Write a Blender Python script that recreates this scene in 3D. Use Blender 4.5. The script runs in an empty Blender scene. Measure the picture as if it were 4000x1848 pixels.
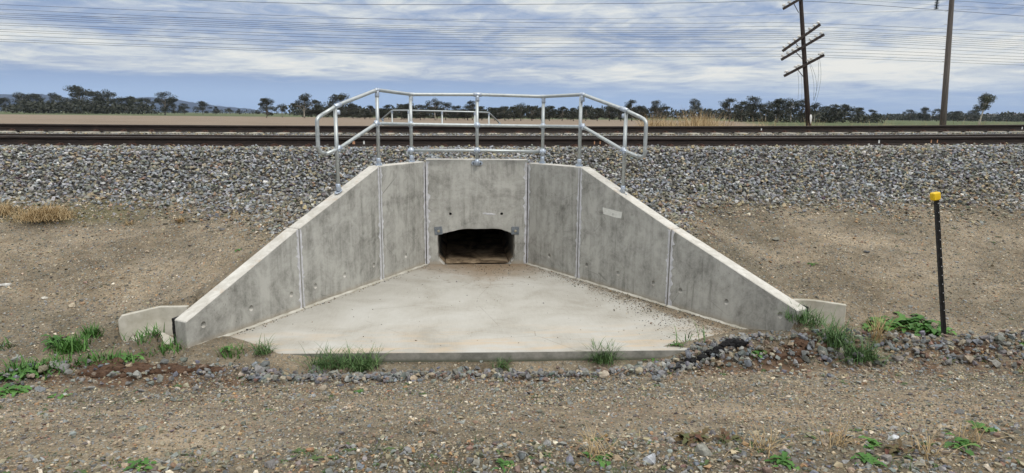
import bpy, bmesh, math, random
import numpy as np
from mathutils import Vector, Matrix
R = math.radians
rng = np.random.default_rng(7)
random.seed(7)
sc = bpy.context.scene
col = sc.collection

# ------------------------------------------------------------------ camera
PITCH, YAW, ROLL = R(10.5), R(4.7), R(.55)
fw = Vector((math.sin(YAW)*math.cos(PITCH), math.cos(YAW)*math.cos(PITCH), -math.sin(PITCH)))
r0 = Vector((math.cos(YAW), -math.sin(YAW), 0)); u0 = r0.cross(fw)
rt = r0*math.cos(ROLL)+u0*math.sin(ROLL); up = rt.cross(fw)
cam = bpy.data.objects.new('camera', bpy.data.cameras.new('camera')); col.objects.link(cam)
cam.matrix_world = Matrix(((rt.x, up.x, -fw.x, 0), (rt.y, up.y, -fw.y, 0), (rt.z, up.z, -fw.z, 2.30), (0, 0, 0, 1)))
cam.data.sensor_width = 36; cam.data.lens = 2556/4000*36
cam.data.clip_end = 20000; cam.data.clip_start = .05
sc.camera = cam
HOR0, HORK = 431.0, .0097            # where the horizon falls in the 4000 px photo (used to space the far trees)
def ray(px, py):
    return fw + rt*((px-2000)/2556) - up*((py-924)/2556)
def at_dist(px, dist):               # x, y on the ground at a distance from the camera
    d = ray(px, HOR0+HORK*px); k = dist/math.hypot(d.x, d.y); return d.x*k, d.y*k

# ------------------------------------------------------------------ world
SUN_EL, SUN_AZ = R(48), R(150)       # azimuth clockwise from +Y (behind the camera, to the right)
world = bpy.data.worlds.new("World"); sc.world = world; world.use_nodes = True
nt = world.node_tree; nt.nodes.clear()
class G:
    def __init__(s, nt): s.nt = nt
    def n(s, t, **k):
        nd = s.nt.nodes.new(t)
        for a, b in k.items(): setattr(nd, a, b)
        return nd
    def put(s, sock, v):
        if isinstance(v, bpy.types.NodeSocket): s.nt.links.new(v, sock)
        elif v is not None:
            if isinstance(v, (tuple, list)) and sock.type == 'RGBA' and len(v) == 3: v = (*v, 1)
            sock.default_value = v
    def m(s, op, a, b=None, c=None, clamp=False):
        nd = s.n('ShaderNodeMath', operation=op, use_clamp=clamp)
        for i, v in enumerate((a, b, c)):
            if v is not None: s.put(nd.inputs[i], v)
        return nd.outputs[0]
    def mix(s, f, a, b, t='MIX'):
        nd = s.n('ShaderNodeMix', data_type='RGBA', blend_type=t)
        s.put(nd.inputs[0], f); s.put(nd.inputs[6], a); s.put(nd.inputs[7], b); return nd.outputs[2]
    def ss(s, v, a, b, x=0., y=1.):
        nd = s.n('ShaderNodeMapRange', interpolation_type='SMOOTHSTEP')
        s.put(nd.inputs[0], v); s.put(nd.inputs[1], a); s.put(nd.inputs[2], b); s.put(nd.inputs[3], x); s.put(nd.inputs[4], y)
        return nd.outputs[0]
    def noise(s, vec, sc_, det=4, rough=.55, dist=0., out=0):
        nd = s.n('ShaderNodeTexNoise'); s.put(nd.inputs['Vector'], vec)
        nd.inputs['Scale'].default_value = sc_; nd.inputs['Detail'].default_value = det
        nd.inputs['Roughness'].default_value = rough; nd.inputs['Distortion'].default_value = dist
        return nd.outputs[out]
    def vor(s, vec, sc_, feat='F1', out='Distance', rand=1.):
        nd = s.n('ShaderNodeTexVoronoi', feature=feat); s.put(nd.inputs['Vector'], vec)
        nd.inputs['Scale'].default_value = sc_; nd.inputs['Randomness'].default_value = rand
        return nd.outputs[out]
    def xyz(s, a, b, c):
        nd = s.n('ShaderNodeCombineXYZ')
        for i, v in enumerate((a, b, c)): s.put(nd.inputs[i], v)
        return nd.outputs[0]
    def sep(s, v):
        nd = s.n('ShaderNodeSeparateXYZ'); s.put(nd.inputs[0], v); return nd.outputs
    def ramp(s, f, pts):
        nd = s.n('ShaderNodeValToRGB'); s.put(nd.inputs[0], f)
        e = nd.color_ramp.elements
        while len(e) < len(pts): e.new(.5)
        for i, (p, c) in enumerate(pts):
            e[i].position = p; e[i].color = (*c, 1) if len(c) == 3 else c
        return nd.outputs[0]
g = G(nt)
sky = g.n('ShaderNodeTexSky', sky_type='NISHITA'); sky.sun_disc = False
sky.sun_elevation = SUN_EL; sky.sun_rotation = SUN_AZ; sky.air_density = 1.2; sky.dust_density = 1.5
tc = g.n('ShaderNodeTexCoord').outputs['Generated']
X, Y, Z = g.sep(tc)
hy = g.m('SQRT', g.m('ADD', g.m('MULTIPLY', X, X), g.m('MULTIPLY', Y, Y)))
v = g.m('DIVIDE', Z, g.m('MAXIMUM', hy, .05))          # tangent of elevation
az = g.m('ARCTAN2', X, Y)
# cloud layer seen in perspective: long streaks, denser towards the horizon
vl = g.m('LOGARITHM', g.m('ADD', g.m('MAXIMUM', v, 0.), .05), 2.718)
slant = g.m('MULTIPLY_ADD', az, .38, vl)
w1 = g.noise(g.xyz(g.m('MULTIPLY', az, 2.0), g.m('MULTIPLY', slant, 1.5), 3.7), 1.5, 7, .58, 1.0)
w2 = g.noise(g.xyz(g.m('MULTIPLY', az, 4.2), g.m('MULTIPLY', slant, 4.2), 9.1), 1.4, 6, .6, 1.0)
w3 = g.noise(g.xyz(g.m('MULTIPLY', az, 8), g.m('MULTIPLY', g.m('MULTIPLY_ADD', az, -.4, vl), 7), 4.4), 1.8, 6, .62, 1.2)
# broad light areas: a pale bank on the left, a wide bright area right of the middle
bandc = g.m('MULTIPLY_ADD', az, -.028, .064)
band = g.m('MULTIPLY', g.ss(g.m('ABSOLUTE', g.m('SUBTRACT', v, bandc)), .036, .004), g.ss(az, .16, -.15))
rightl = g.m('MULTIPLY', g.ss(az, -.02, .42), g.ss(v, .155, .05))
rightl = g.m('MULTIPLY', rightl, g.ss(v, .006, .03))
light = g.m('MULTIPLY_ADD', band, .17, g.m('MULTIPLY', rightl, .22))
top = g.ss(v, .09, .17, 0, .10)
mix_ = g.m('ADD', g.m('MULTIPLY_ADD', w1, .62, g.m('MULTIPLY', w2, .5)), g.m('MULTIPLY', w3, .44))
dens = g.m('ADD', g.m('ADD', mix_, light), top)
low = g.m('MULTIPLY', g.ss(v, .062, .02), g.ss(az, .6, -.1, .6, 1.))   # clear blue strip above the horizon
dens = g.m('SUBTRACT', dens, g.m('MULTIPLY', low, .30))
cl = g.ramp(g.ss(dens, .60, 1.12), [(0, (.195, .28, .475)), (.20, (.265, .34, .50)), (.40, (.36, .42, .54)), (.60, (.475, .52, .585)), (.80, (.60, .625, .64)), (1, (.74, .73, .69))])
cl = g.mix(g.m('MULTIPLY', low, .75), cl, (.31, .46, .71))
cl = g.mix(g.ss(v, .22, .6), cl, (.56, .56, .55))
hi = g.ss(v, .25, 1.0, 1., 2.3)                        # thinner, brighter cloud overhead
clv = g.n('ShaderNodeVectorMath', operation='SCALE'); g.put(clv.inputs[0], cl); g.put(clv.inputs[3], g.m('MULTIPLY', hi, 10.))
tot = g.mix(.94, sky.outputs[0], clv.outputs[0])
bg = g.n('ShaderNodeBackground'); g.put(bg.inputs[0], tot); bg.inputs[1].default_value = .10
out = g.n('ShaderNodeOutputWorld'); nt.links.new(bg.outputs[0], out.inputs[0])
sun = bpy.data.objects.new('sun', bpy.data.lights.new('sun', 'SUN')); col.objects.link(sun)
sun.data.energy = 1.3; sun.data.angle = R(22); sun.data.color = (1, .96, .9)
sd = Vector((math.sin(SUN_AZ)*math.cos(SUN_EL), math.cos(SUN_AZ)*math.cos(SUN_EL), math.sin(SUN_EL)))
sun.rotation_euler = sd.to_track_quat('Z', 'Y').to_euler(); sun.location = (0, -5, 20)
sc.view_settings.view_transform = 'Standard'; sc.view_settings.look = 'None'
sc.view_settings.exposure = 0.28; sc.view_settings.gamma = 1
sc.cycles.volume_bounces = 0

# ------------------------------------------------------------------ helpers
def tag(o, label=None, cat=None, group=None, kind=None):
    if label: o['label'] = label
    if cat: o['category'] = cat
    if group: o['group'] = group
    if kind: o['kind'] = kind
    return o
def link(name, me, mat=None, parent=None):
    o = bpy.data.objects.new(name, me); col.objects.link(o)
    if mat is not None:
        for mm in (mat if isinstance(mat, (list, tuple)) else [mat]): me.materials.append(mm)
    if parent: o.parent = parent
    return o
def empty(name, loc=(0, 0, 0), rz=0):
    o = bpy.data.objects.new(name, None); col.objects.link(o); o.location = loc; o.rotation_euler = (0, 0, rz)
    o.empty_display_size = .2; return o
def mesh(name, vs, fs, mat=None, parent=None, smooth=False, mi=None):
    me = bpy.data.meshes.new(name); me.from_pydata([tuple(v) for v in vs], [], [tuple(f) for f in fs])
    if smooth: me.polygons.foreach_set('use_smooth', [True]*len(me.polygons))
    if mi is not None: me.polygons.foreach_set('material_index', mi)
    me.update(); return link(name, me, mat, parent)
def bm_obj(name, bm, mat=None, parent=None, smooth=False):
    me = bpy.data.meshes.new(name); bmesh.ops.recalc_face_normals(bm, faces=bm.faces); bm.to_mesh(me); bm.free()
    if smooth: me.polygons.foreach_set('use_smooth', [True]*len(me.polygons))
    return link(name, me, mat, parent)
class MB:
    def __init__(s): s.v = []; s.f = []; s.mi = []
    def add(s, vs, fs, m=0):
        b = len(s.v); s.v += [tuple(v) for v in vs]; s.f += [tuple(i+b for i in f) for f in fs]; s.mi += [m]*len(fs)
    def box(s, x0, x1, y0, y1, z0, z1, m=0, M=None):
        vs = [Vector(p) for p in ((x0, y0, z0), (x1, y0, z0), (x1, y1, z0), (x0, y1, z0), (x0, y0, z1), (x1, y0, z1), (x1, y1, z1), (x0, y1, z1))]
        if M: vs = [M @ p for p in vs]
        s.add(vs, [(0, 3, 2, 1), (4, 5, 6, 7), (0, 1, 5, 4), (1, 2, 6, 5), (2, 3, 7, 6), (3, 0, 4, 7)], m)
    def tube(s, pts, r, n=10, m=0, cap=True):
        pts = [Vector(p) for p in pts]; rs = r if isinstance(r, (list, tuple)) else [r]*len(pts)
        base = len(s.v); prev = None
        for i, p in enumerate(pts):
            t = (pts[min(i+1, len(pts)-1)]-pts[max(i-1, 0)]).normalized()
            if prev is None:
                a = Vector((0, 0, 1)) if abs(t.z) < .9 else Vector((1, 0, 0))
                nx = t.cross(a).normalized()
            else:
                nx = (prev-t*prev.dot(t)).normalized()
            prev = nx; ny = t.cross(nx)
            for k in range(n):
                a = 2*math.pi*k/n; s.v.append(tuple(p+(nx*math.cos(a)+ny*math.sin(a))*rs[i]))
        for i in range(len(pts)-1):
            for k in range(n):
                a = base+i*n+k; b = base+i*n+(k+1) % n
                s.f.append((a, b, b+n, a+n)); s.mi.append(m)
        if cap:
            s.f.append(tuple(base+n-1-k for k in range(n))); s.mi.append(m)
            s.f.append(tuple(base+(len(pts)-1)*n+k for k in range(n))); s.mi.append(m)
    def lathe(s, prof, n=12, M=None, m=0):
        M = M or Matrix(); base = len(s.v)
        for (r, z) in prof:
            for k in range(n):
                a = 2*math.pi*k/n; s.v.append(tuple(M @ Vector((r*math.cos(a), r*math.sin(a), z))))
        for i in range(len(prof)-1):
            for k in range(n):
                a = base+i*n+k; b = base+i*n+(k+1) % n
                s.f.append((a, b, b+n, a+n)); s.mi.append(m)
        s.f.append(tuple(base+n-1-k for k in range(n))); s.mi.append(m)
        s.f.append(tuple(base+(len(prof)-1)*n+k for k in range(n))); s.mi.append(m)
    def build(s, name, mat, parent=None, smooth=False):
        o = mesh(name, s.v, s.f, mat, parent, False, s.mi)
        if smooth:
            o.data.polygons.foreach_set('use_smooth', [len(p.vertices) == 4 for p in o.data.polygons])
        return o
def fillet(pts, r, seg=6):
    pts = [Vector(p) for p in pts]; out = [pts[0]]
    for i in range(1, len(pts)-1):
        p = pts[i]; a = pts[i-1]-p; b = pts[i+1]-p; k = min(r, a.length*.48, b.length*.48)
        a = p+a.normalized()*k; b = p+b.normalized()*k
        for j in range(seg+1):
            t = j/seg; out.append(a.lerp(p, t).lerp(p.lerp(b, t), t))
    out.append(pts[-1]); return out
def copy_tree(o, parent=None):
    c = o.copy(); col.objects.link(c); c.parent = parent
    for ch in list(o.children): copy_tree(ch, c)
    return c
def boolean(o, cutter, keep=False):
    md = o.modifiers.new('b', 'BOOLEAN'); md.operation = 'DIFFERENCE'; md.solver = 'EXACT'; md.object = cutter
    dg = bpy.context.evaluated_depsgraph_get(); me = bpy.data.meshes.new_from_object(o.evaluated_get(dg))
    o.modifiers.clear(); o.data = me
    if not keep: bpy.data.objects.remove(cutter)
def vnoise(x, y, seed=0):
    x = np.asarray(x, float); y = np.asarray(y, float)
    xi = np.floor(x).astype(np.int64); yi = np.floor(y).astype(np.int64); fx = x-xi; fy = y-yi
    fx = fx*fx*(3-2*fx); fy = fy*fy*(3-2*fy)
    def h(a, b):
        n = (a*374761393+b*668265263+seed*974711) & 0x7fffffff
        n = ((n ^ (n >> 13))*1274126177) & 0x7fffffff
        return ((n ^ (n >> 16)) & 0xffff)/65535.
    return (h(xi, yi)*(1-fx)+h(xi+1, yi)*fx)*(1-fy)+(h(xi, yi+1)*(1-fx)+h(xi+1, yi+1)*fx)*fy
def fbm(x, y, seed=0, o=4):
    s = 0; a = .5
    for i in range(o): s = s+a*(vnoise(x*2**i, y*2**i, seed+i*17)-.5); a *= .5
    return s

# ------------------------------------------------------------------ materials
def mat(name, fn, rough=.9, bump=None, spec=.3, metal=0.):
    m = bpy.data.materials.new(name); m.use_nodes = True; t = m.node_tree; t.nodes.clear(); G_ = G(t)
    b = G_.n('ShaderNodeBsdfPrincipled'); o = G_.n('ShaderNodeOutputMaterial'); t.links.new(b.outputs[0], o.inputs[0])
    b.inputs['Roughness'].default_value = rough; b.inputs['Metallic'].default_value = metal
    b.inputs['Specular IOR Level'].default_value = spec
    r = fn(G_, b)
    c, bp = r if isinstance(r, tuple) and len(r) == 2 and not isinstance(r[0], float) else (r, None)
    G_.put(b.inputs['Base Color'], c)
    if bp is not None:
        h, st, ds = bp
        bn = G_.n('ShaderNodeBump'); bn.inputs['Strength'].default_value = st; bn.inputs['Distance'].default_value = ds
        G_.put(bn.inputs['Height'], h); G_.put(b.inputs['Normal'], bn.outputs[0])
    return m
def pos(G_): return G_.n('ShaderNodeNewGeometry').outputs['Position']
def obj(G_): return G_.n('ShaderNodeTexCoord').outputs['Object']

def f_wall(G_, b):
    P = pos(G_); x, y, z = G_.sep(P)
    n1 = G_.noise(P, 2.3, 7, .68, .9); n2 = G_.noise(P, 11, 7, .72, .6)
    st = G_.noise(G_.xyz(G_.m('MULTIPLY', x, 7), G_.m('MULTIPLY', y, 7), G_.m('MULTIPLY', z, .8)), 1.3, 5, .6, .4)
    n3 = G_.noise(P, 60, 4, .6)
    k = G_.m('ADD', G_.m('ADD', G_.m('MULTIPLY', n1, .5), G_.m('MULTIPLY', n2, .28)), G_.m('MULTIPLY_ADD', st, .30, G_.m('MULTIPLY', n3, .10)))
    c = G_.ramp(k, [(.425, (.13, .128, .113)), (.495, (.225, .222, .20)), (.565, (.32, .315, .288)), (.67, (.43, .425, .39))])
    # white bloom streaks
    bl = G_.noise(G_.xyz(G_.m('MULTIPLY', x, 3), G_.m('MULTIPLY', y, 3), G_.m('MULTIPLY', z, 12)), 1.6, 6, .7, 1.2)
    c = G_.mix(G_.ss(bl, .66, .74, 0, .5), c, (.5, .5, .49))
    # dark weathering patches, pin holes and hairline cracks
    dk = G_.noise(P, 5.5, 8, .78, .5)
    c = G_.mix(G_.m('MULTIPLY', G_.ss(dk, .60, .72), G_.ss(G_.noise(P, 1.3, 3), .46, .58, 0, .8)), c, (.10, .10, .088))
    dr_ = G_.noise(G_.xyz(G_.m('MULTIPLY', x, 16), G_.m('MULTIPLY', y, 16), G_.m('MULTIPLY', z, .7)), 1., 5, .7, .3)
    c = G_.mix(G_.m('MULTIPLY', G_.ss(dr_, .56, .68), G_.ss(G_.noise(P, 1.9, 3), .44, .58, 0, .55)), c, (.14, .138, .122))
    ph = G_.vor(P, 26); 
    pit = G_.m('MULTIPLY', G_.ss(ph, .13, .07), G_.ss(G_.noise(P, 3.1, 3), .52, .60))
    c = G_.mix(G_.m('MULTIPLY', pit, .8), c, (.06, .06, .05))
    cr = G_.vor(P, 1.6, 'DISTANCE_TO_EDGE')
    crk = G_.m('MULTIPLY', G_.ss(cr, .006, .001), G_.ss(G_.noise(P, 1.4, 2), .56, .62, 0, .55))
    c = G_.mix(crk, c, (.10, .10, .09))
    # splash soil near the apron
    c = G_.mix(G_.m('MULTIPLY', G_.ss(z, .09, .0), .55), c, (.34, .28, .20))
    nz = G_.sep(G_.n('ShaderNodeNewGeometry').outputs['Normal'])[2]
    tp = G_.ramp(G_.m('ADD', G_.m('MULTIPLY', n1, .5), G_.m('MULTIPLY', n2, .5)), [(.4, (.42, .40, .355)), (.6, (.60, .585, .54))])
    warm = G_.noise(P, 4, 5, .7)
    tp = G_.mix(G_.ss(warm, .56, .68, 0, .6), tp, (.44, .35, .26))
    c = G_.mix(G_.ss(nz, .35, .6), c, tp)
    return c, (G_.m('SUBTRACT', G_.m('MULTIPLY_ADD', n3, .25, G_.m('MULTIPLY', n2, .5)), G_.m('MULTIPLY', pit, 1.0)), .35, .01)
M_wall = mat('wall_concrete', f_wall, .85)
def f_slab(G_, b):
    P = pos(G_); x, y, z = G_.sep(P)
    n1 = G_.noise(P, 1.3, 6, .6, .5); n2 = G_.noise(P, 24, 5, .7)
    br = G_.noise(G_.xyz(G_.m('MULTIPLY', x, 60), G_.m('MULTIPLY', y, 3), 0), 1.5, 3, .6)
    c = G_.ramp(G_.m('ADD', G_.m('MULTIPLY', n1, .7), G_.m('MULTIPLY_ADD', n2, .16, G_.m('MULTIPLY', br, .14))), [(.38, (.33, .312, .27)), (.50, (.405, .39, .35)), (.62, (.455, .445, .41))])
    # tan silt stain fanning out of the opening
    dx = G_.m('SUBTRACT', x, .45); dy = G_.m('SUBTRACT', 10.05, y)
    wn = G_.m('MULTIPLY', G_.noise(P, 5, 5, .6), .9)
    ds = G_.m('ADD', G_.m('ABSOLUTE', G_.m('MULTIPLY', dx, .75)), G_.m('MULTIPLY_ADD', dy, 1.0, wn))
    c = G_.mix(G_.ss(ds, 2.1, .7, 0, .9), c, (.235, .165, .10))
    # tide lines
    tl = G_.m('MULTIPLY', G_.ss(G_.m('ABSOLUTE', G_.m('SUBTRACT', ds, 1.45)), .035, .01), G_.ss(G_.noise(P, 12, 4, .7), .5, .56, 0, .6))
    c = G_.mix(tl, c, (.12, .09, .06))
    tl2 = G_.m('MULTIPLY', G_.ss(G_.m('ABSOLUTE', G_.m('SUBTRACT', ds, 1.95)), .03, .008), G_.ss(G_.noise(P, 9, 4, .7), .48, .56, 0, .6)); c = G_.mix(tl2, c, (.15, .12, .085))
    hc = G_.vor(P, .75, 'DISTANCE_TO_EDGE'); c = G_.mix(G_.m('MULTIPLY', G_.ss(hc, .004, .001), G_.ss(G_.noise(P, .9, 2), .50, .56, 0, .5)), c, (.2, .18, .15))
    # soil washed along the right wing and front corners
    wr = G_.m('ADD', G_.m('MULTIPLY', G_.m('SUBTRACT', x, 1.06), .835), G_.m('MULTIPLY', G_.m('SUBTRACT', y, 10.02), .55))
    wr = G_.m('ADD', wr, G_.m('MULTIPLY', G_.noise(P, 4.2, 7, .75), .75)); wr = G_.m('ADD', wr, G_.m('MULTIPLY', G_.m('SUBTRACT', 9.6, y), .105))
    c = G_.mix(G_.m('MULTIPLY', G_.ss(wr, .22, .40), G_.ss(y, 9.9, 7.6, .0, .9)), c, (.20, .155, .10))
    wl = G_.m('ADD', G_.m('MULTIPLY', G_.m('SUBTRACT', -.51, x), .86), G_.m('MULTIPLY', G_.m('SUBTRACT', y, 10.02), .5))
    wl = G_.m('ADD', wl, G_.m('MULTIPLY', G_.noise(P, 6, 5, .7), .25))
    c = G_.mix(G_.ss(wl, .07, .15, 0, .7), c, (.33, .26, .18))
    # ochre wash near the front edge
    c = G_.mix(G_.m('MULTIPLY', G_.ss(y, 7.2, 6.3), G_.ss(G_.noise(G_.xyz(G_.m('MULTIPLY', x, .6), G_.m('MULTIPLY', y, 3), 0), 2, 5, .6), .46, .62, 0, .55)), c, (.50, .385, .26))
    sp = G_.vor(P, 45); c = G_.mix(G_.m('MULTIPLY', G_.ss(sp, .10, .06), G_.ss(G_.noise(P, 2.2, 4), .55, .62, 0, .8)), c, (.16, .13, .10))
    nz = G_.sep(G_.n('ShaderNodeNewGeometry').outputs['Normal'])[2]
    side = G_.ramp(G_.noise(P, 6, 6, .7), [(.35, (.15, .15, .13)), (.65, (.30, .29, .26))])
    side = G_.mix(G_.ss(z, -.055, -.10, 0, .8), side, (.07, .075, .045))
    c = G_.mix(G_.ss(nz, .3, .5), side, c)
    return c, (G_.m('ADD', n2, br), .2, .004)
M_slab = mat('apron_concrete', f_slab, .85)
M_seal = mat('sealant', lambda G_, b: (G_.ramp(G_.noise(pos(G_), 14, 5, .7), [(.35, (.40, .40, .41)), (.6, (.58, .58, .60))]), (G_.noise(pos(G_), 30, 4), .4, .005)), .7)
M_gap = mat('brown_joint_gap', lambda G_, b: G_.ramp(G_.noise(pos(G_), 5, 4), [(.35, (.10, .085, .07)), (.65, (.24, .19, .15))]), .9)  # mottled brown of the joints between wall panels
M_pale = mat('pale_concrete', lambda G_, b: (G_.ramp(G_.noise(pos(G_), 4, 6, .65), [(.35, (.34, .32, .26)), (.65, (.54, .52, .46))]), (G_.noise(pos(G_), 50, 4), .3, .004)), .9)
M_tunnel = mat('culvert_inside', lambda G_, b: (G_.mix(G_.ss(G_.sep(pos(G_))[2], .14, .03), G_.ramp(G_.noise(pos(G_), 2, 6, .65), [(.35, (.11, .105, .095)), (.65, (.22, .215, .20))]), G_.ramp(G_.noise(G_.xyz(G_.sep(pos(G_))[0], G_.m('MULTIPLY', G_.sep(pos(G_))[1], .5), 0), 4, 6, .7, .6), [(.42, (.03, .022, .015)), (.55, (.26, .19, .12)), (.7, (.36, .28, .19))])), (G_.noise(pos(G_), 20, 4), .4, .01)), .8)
def f_galv(G_, b):
    P = pos(G_); n = G_.noise(P, 22, 4, .6); s_ = G_.noise(P, 160, 3, .6)
    G_.put(b.inputs['Roughness'], G_.ss(n, .3, .7, .34, .55))
    return G_.ramp(G_.m('MULTIPLY_ADD', s_, .3, G_.m('MULTIPLY', n, .7)), [(.3, (.33, .36, .36)), (.6, (.50, .53, .53)), (.75, (.64, .66, .66))])
M_galv = mat('galvanised_tube', f_galv, .45, metal=.65, spec=.5)
def f_zinc(G_, b): return G_.ramp(G_.noise(pos(G_), 60, 4), [(.3, (.36, .42, .50)), (.7, (.58, .63, .70))])
M_zinc = mat('zinc_fitting', f_zinc, .38, metal=.6, spec=.5)
M_bolt = mat('bolt_steel', lambda G_, b: G_.ramp(G_.noise(pos(G_), 80, 3), [(.3, (.25, .23, .17)), (.7, (.5, .46, .36))]), .5, metal=.6)
M_plate = mat('bracket_steel', lambda G_, b: G_.ramp(G_.noise(pos(G_), 30, 5), [(.3, (.13, .15, .17)), (.7, (.24, .26, .28))]), .5, metal=.4)
def f_rail(G_, b):
    P = pos(G_); n = G_.noise(G_.xyz(G_.m('MULTIPLY', G_.sep(P)[0], .8), G_.sep(P)[1], G_.m('MULTIPLY', G_.sep(P)[2], 6)), 5, 6, .65)
    c = G_.ramp(n, [(.3, (.012, .009, .008)), (.55, (.027, .019, .016)), (.75, (.055, .034, .025))])
    return G_.mix(G_.ss(G_.noise(P, 1.6, 5, .7), .62, .74, 0, .45), c, (.12, .06, .03)), (G_.noise(P, 90, 3), .4, .003)
M_rail = mat('rail_steel', f_rail, .75)
M_head = mat('polished_rail_head', lambda G_, b: G_.ramp(G_.noise(pos(G_), 3, 4), [(.3, (.34, .31, .28)), (.7, (.52, .49, .45))]), .42, metal=.6)
M_sleep = mat('sleeper_concrete', lambda G_, b: (G_.ramp(G_.noise(pos(G_), 9, 6, .7), [(.3, (.28, .26, .21)), (.7, (.50, .47, .40))]), (G_.noise(pos(G_), 50, 3), .4, .004)), .9)
M_clip = mat('clip_rust', lambda G_, b: G_.ramp(G_.noise(pos(G_), 40, 3), [(.3, (.035, .02, .016)), (.7, (.14, .075, .055))]), .7)
def plain(name, c1, c2, scale=10, rough=.8, **k):
    return mat(name, lambda G_, b: G_.ramp(G_.noise(pos(G_), scale, 4), [(.3, c1), (.7, c2)]), rough, **k)
M_white = plain('white_paint', (.55, .55, .53), (.78, .78, .76), 40)
M_orange = plain('orange_paint', (.35, .16, .08), (.62, .36, .22), 40)
M_blackp = plain('black_post_paint', (.008, .008, .008), (.022, .021, .02), 30, .5)
M_yellow = plain('yellow_cap', (.66, .42, .01), (.80, .54, .025), 12, .45)
M_mastic = mat('black_mastic', lambda G_, b: ((.008, .008, .008), (G_.noise(pos(G_), 60, 4), 1., .02)), .6)
M_dot = plain('bare_metal_dot', (.4, .4, .4), (.5, .5, .5))
def f_stone(G_, b):
    a = G_.n('ShaderNodeAttribute', attribute_name='tint'); P = pos(G_)
    n = G_.noise(P, 45, 4, .65)
    return G_.mix(1., a.outputs['Color'], G_.ramp(n, [(.3, (.55, .53, .50)), (.7, (1.22, 1.22, 1.22))]), 'MULTIPLY'), (n, .5, .004)
M_stone = mat('crushed_stone', f_stone, .78)
def f_ground(G_, b):
    P = pos(G_); x, y, z = G_.sep(P)
    nb = G_.noise(P, .9, 6, .65, .4); nm = G_.noise(P, 7, 6, .7)
    soil = G_.ramp(G_.m('ADD', G_.m('MULTIPLY', nb, .55), G_.m('MULTIPLY', nm, .45)), [(.38, (.105, .083, .055)), (.5, (.195, .158, .110)), (.62, (.29, .242, .180))])
    soil = G_.mix(G_.ss(y, 7., 5.6, 0, .0), soil, (.16, .12, .09))
    wa = G_.n('ShaderNodeVectorMath', operation='MULTIPLY_ADD'); G_.put(wa.inputs[0], G_.noise(P, 30, 2, out=1)); wa.inputs[1].default_value = (.012,)*3; G_.put(wa.inputs[2], P)
    def pebble(s_, thr, seed):
        vv = G_.n('ShaderNodeTexVoronoi'); G_.put(vv.inputs['Vector'], wa.outputs[0]); vv.inputs['Scale'].default_value = s_
        r_, g__, b_ = G_.sep(vv.outputs['Color'])
        mask = G_.m('MULTIPLY', G_.ss(vv.outputs['Distance'], .50, .34), G_.m('GREATER_THAN', r_, thr))
        cc = G_.ramp(g__, [(0, (.07, .07, .065)), (.3, (.17, .165, .145)), (.55, (.28, .235, .165)), (.75, (.23, .24, .235)), (.9, (.42, .38, .30)), (1, (.36, .20, .11))])
        return mask, cc
    m1, c1 = pebble(55, .45, 1); m2, c2 = pebble(115, .35, 2); m3, c3 = pebble(28, .80, 3)
    c = G_.mix(G_.m('MULTIPLY', m2, .75), soil, c2); c = G_.mix(G_.m('MULTIPLY', m1, .8), c, c1); c = G_.mix(m3, c, c3)
    # smoother packed earth patches
    pk = G_.ss(G_.noise(P, 1.3, 4, .6), .54, .64, 0, .55)
    c = G_.mix(pk, c, soil)
    rd = G_.m('MULTIPLY', G_.ss(G_.m('ABSOLUTE', G_.m('SUBTRACT', y, 5.55)), .42, .1), G_.ss(G_.noise(P, 1.1, 4, .6), .44, .56, 0, .8))
    c = G_.mix(rd, c, G_.ramp(nm, [(.3, (.065, .036, .022)), (.7, (.17, .098, .06))]))
    c = G_.mix(G_.m('MULTIPLY', G_.ss(G_.m('MULTIPLY_ADD', G_.noise(P, 2.2, 4), .6, y), 3.85, 3.45), .55), c, G_.ramp(nm, [(.3, (.05, .042, .028)), (.7, (.125, .105, .07))]))
    tk = G_.m('MULTIPLY', G_.ss(G_.m('ABSOLUTE', G_.m('SUBTRACT', y, 4.25)), .85, .25), G_.ss(G_.noise(G_.xyz(G_.m('MULTIPLY', x, .5), y, 0), 1.4, 5, .65), .42, .60, 0, .6))
    c = G_.mix(tk, c, G_.ramp(nm, [(.3, (.20, .155, .11)), (.7, (.34, .275, .205))]))
    mo = G_.m('MULTIPLY', G_.ss(x, -3.6, -5.2), G_.m('MULTIPLY', G_.ss(y, 9.3, 9.6), G_.ss(y, 10.7, 10.2)))
    c = G_.mix(G_.m('MULTIPLY', mo, .6), c, (.085, .085, .03))
    # ballast bed between the stones: dark
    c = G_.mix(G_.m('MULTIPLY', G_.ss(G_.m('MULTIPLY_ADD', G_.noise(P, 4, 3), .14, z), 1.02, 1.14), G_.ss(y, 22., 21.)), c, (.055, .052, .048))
    # far country: ploughed soil then pasture; the pasture comes close on the right
    far = G_.ss(y, 21.5, 23.)
    fl = G_.noise(G_.xyz(G_.m('MULTIPLY', x, .03), G_.m('MULTIPLY', y, .25), 0), 2, 5, .6)
    brown = G_.ramp(fl, [(.35, (.185, .145, .105)), (.65, (.27, .215, .165))])
    green = G_.ramp(G_.noise(G_.xyz(G_.m('MULTIPLY', x, .05), G_.m('MULTIPLY', y, .02), 0), 2, 6, .65), [(.35, (.065, .078, .038)), (.5, (.085, .11, .05)), (.65, (.15, .145, .08))])
    edge = G_.m('MULTIPLY_ADD', G_.noise(P, .01, 2), 30, y)
    gm = G_.m('MAXIMUM', G_.ss(edge, 318, 326), G_.ss(G_.m('SUBTRACT', x, G_.m('MULTIPLY', y, .40)), 4., 16.))
    c = G_.mix(far, c, G_.mix(gm, brown, green))
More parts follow.
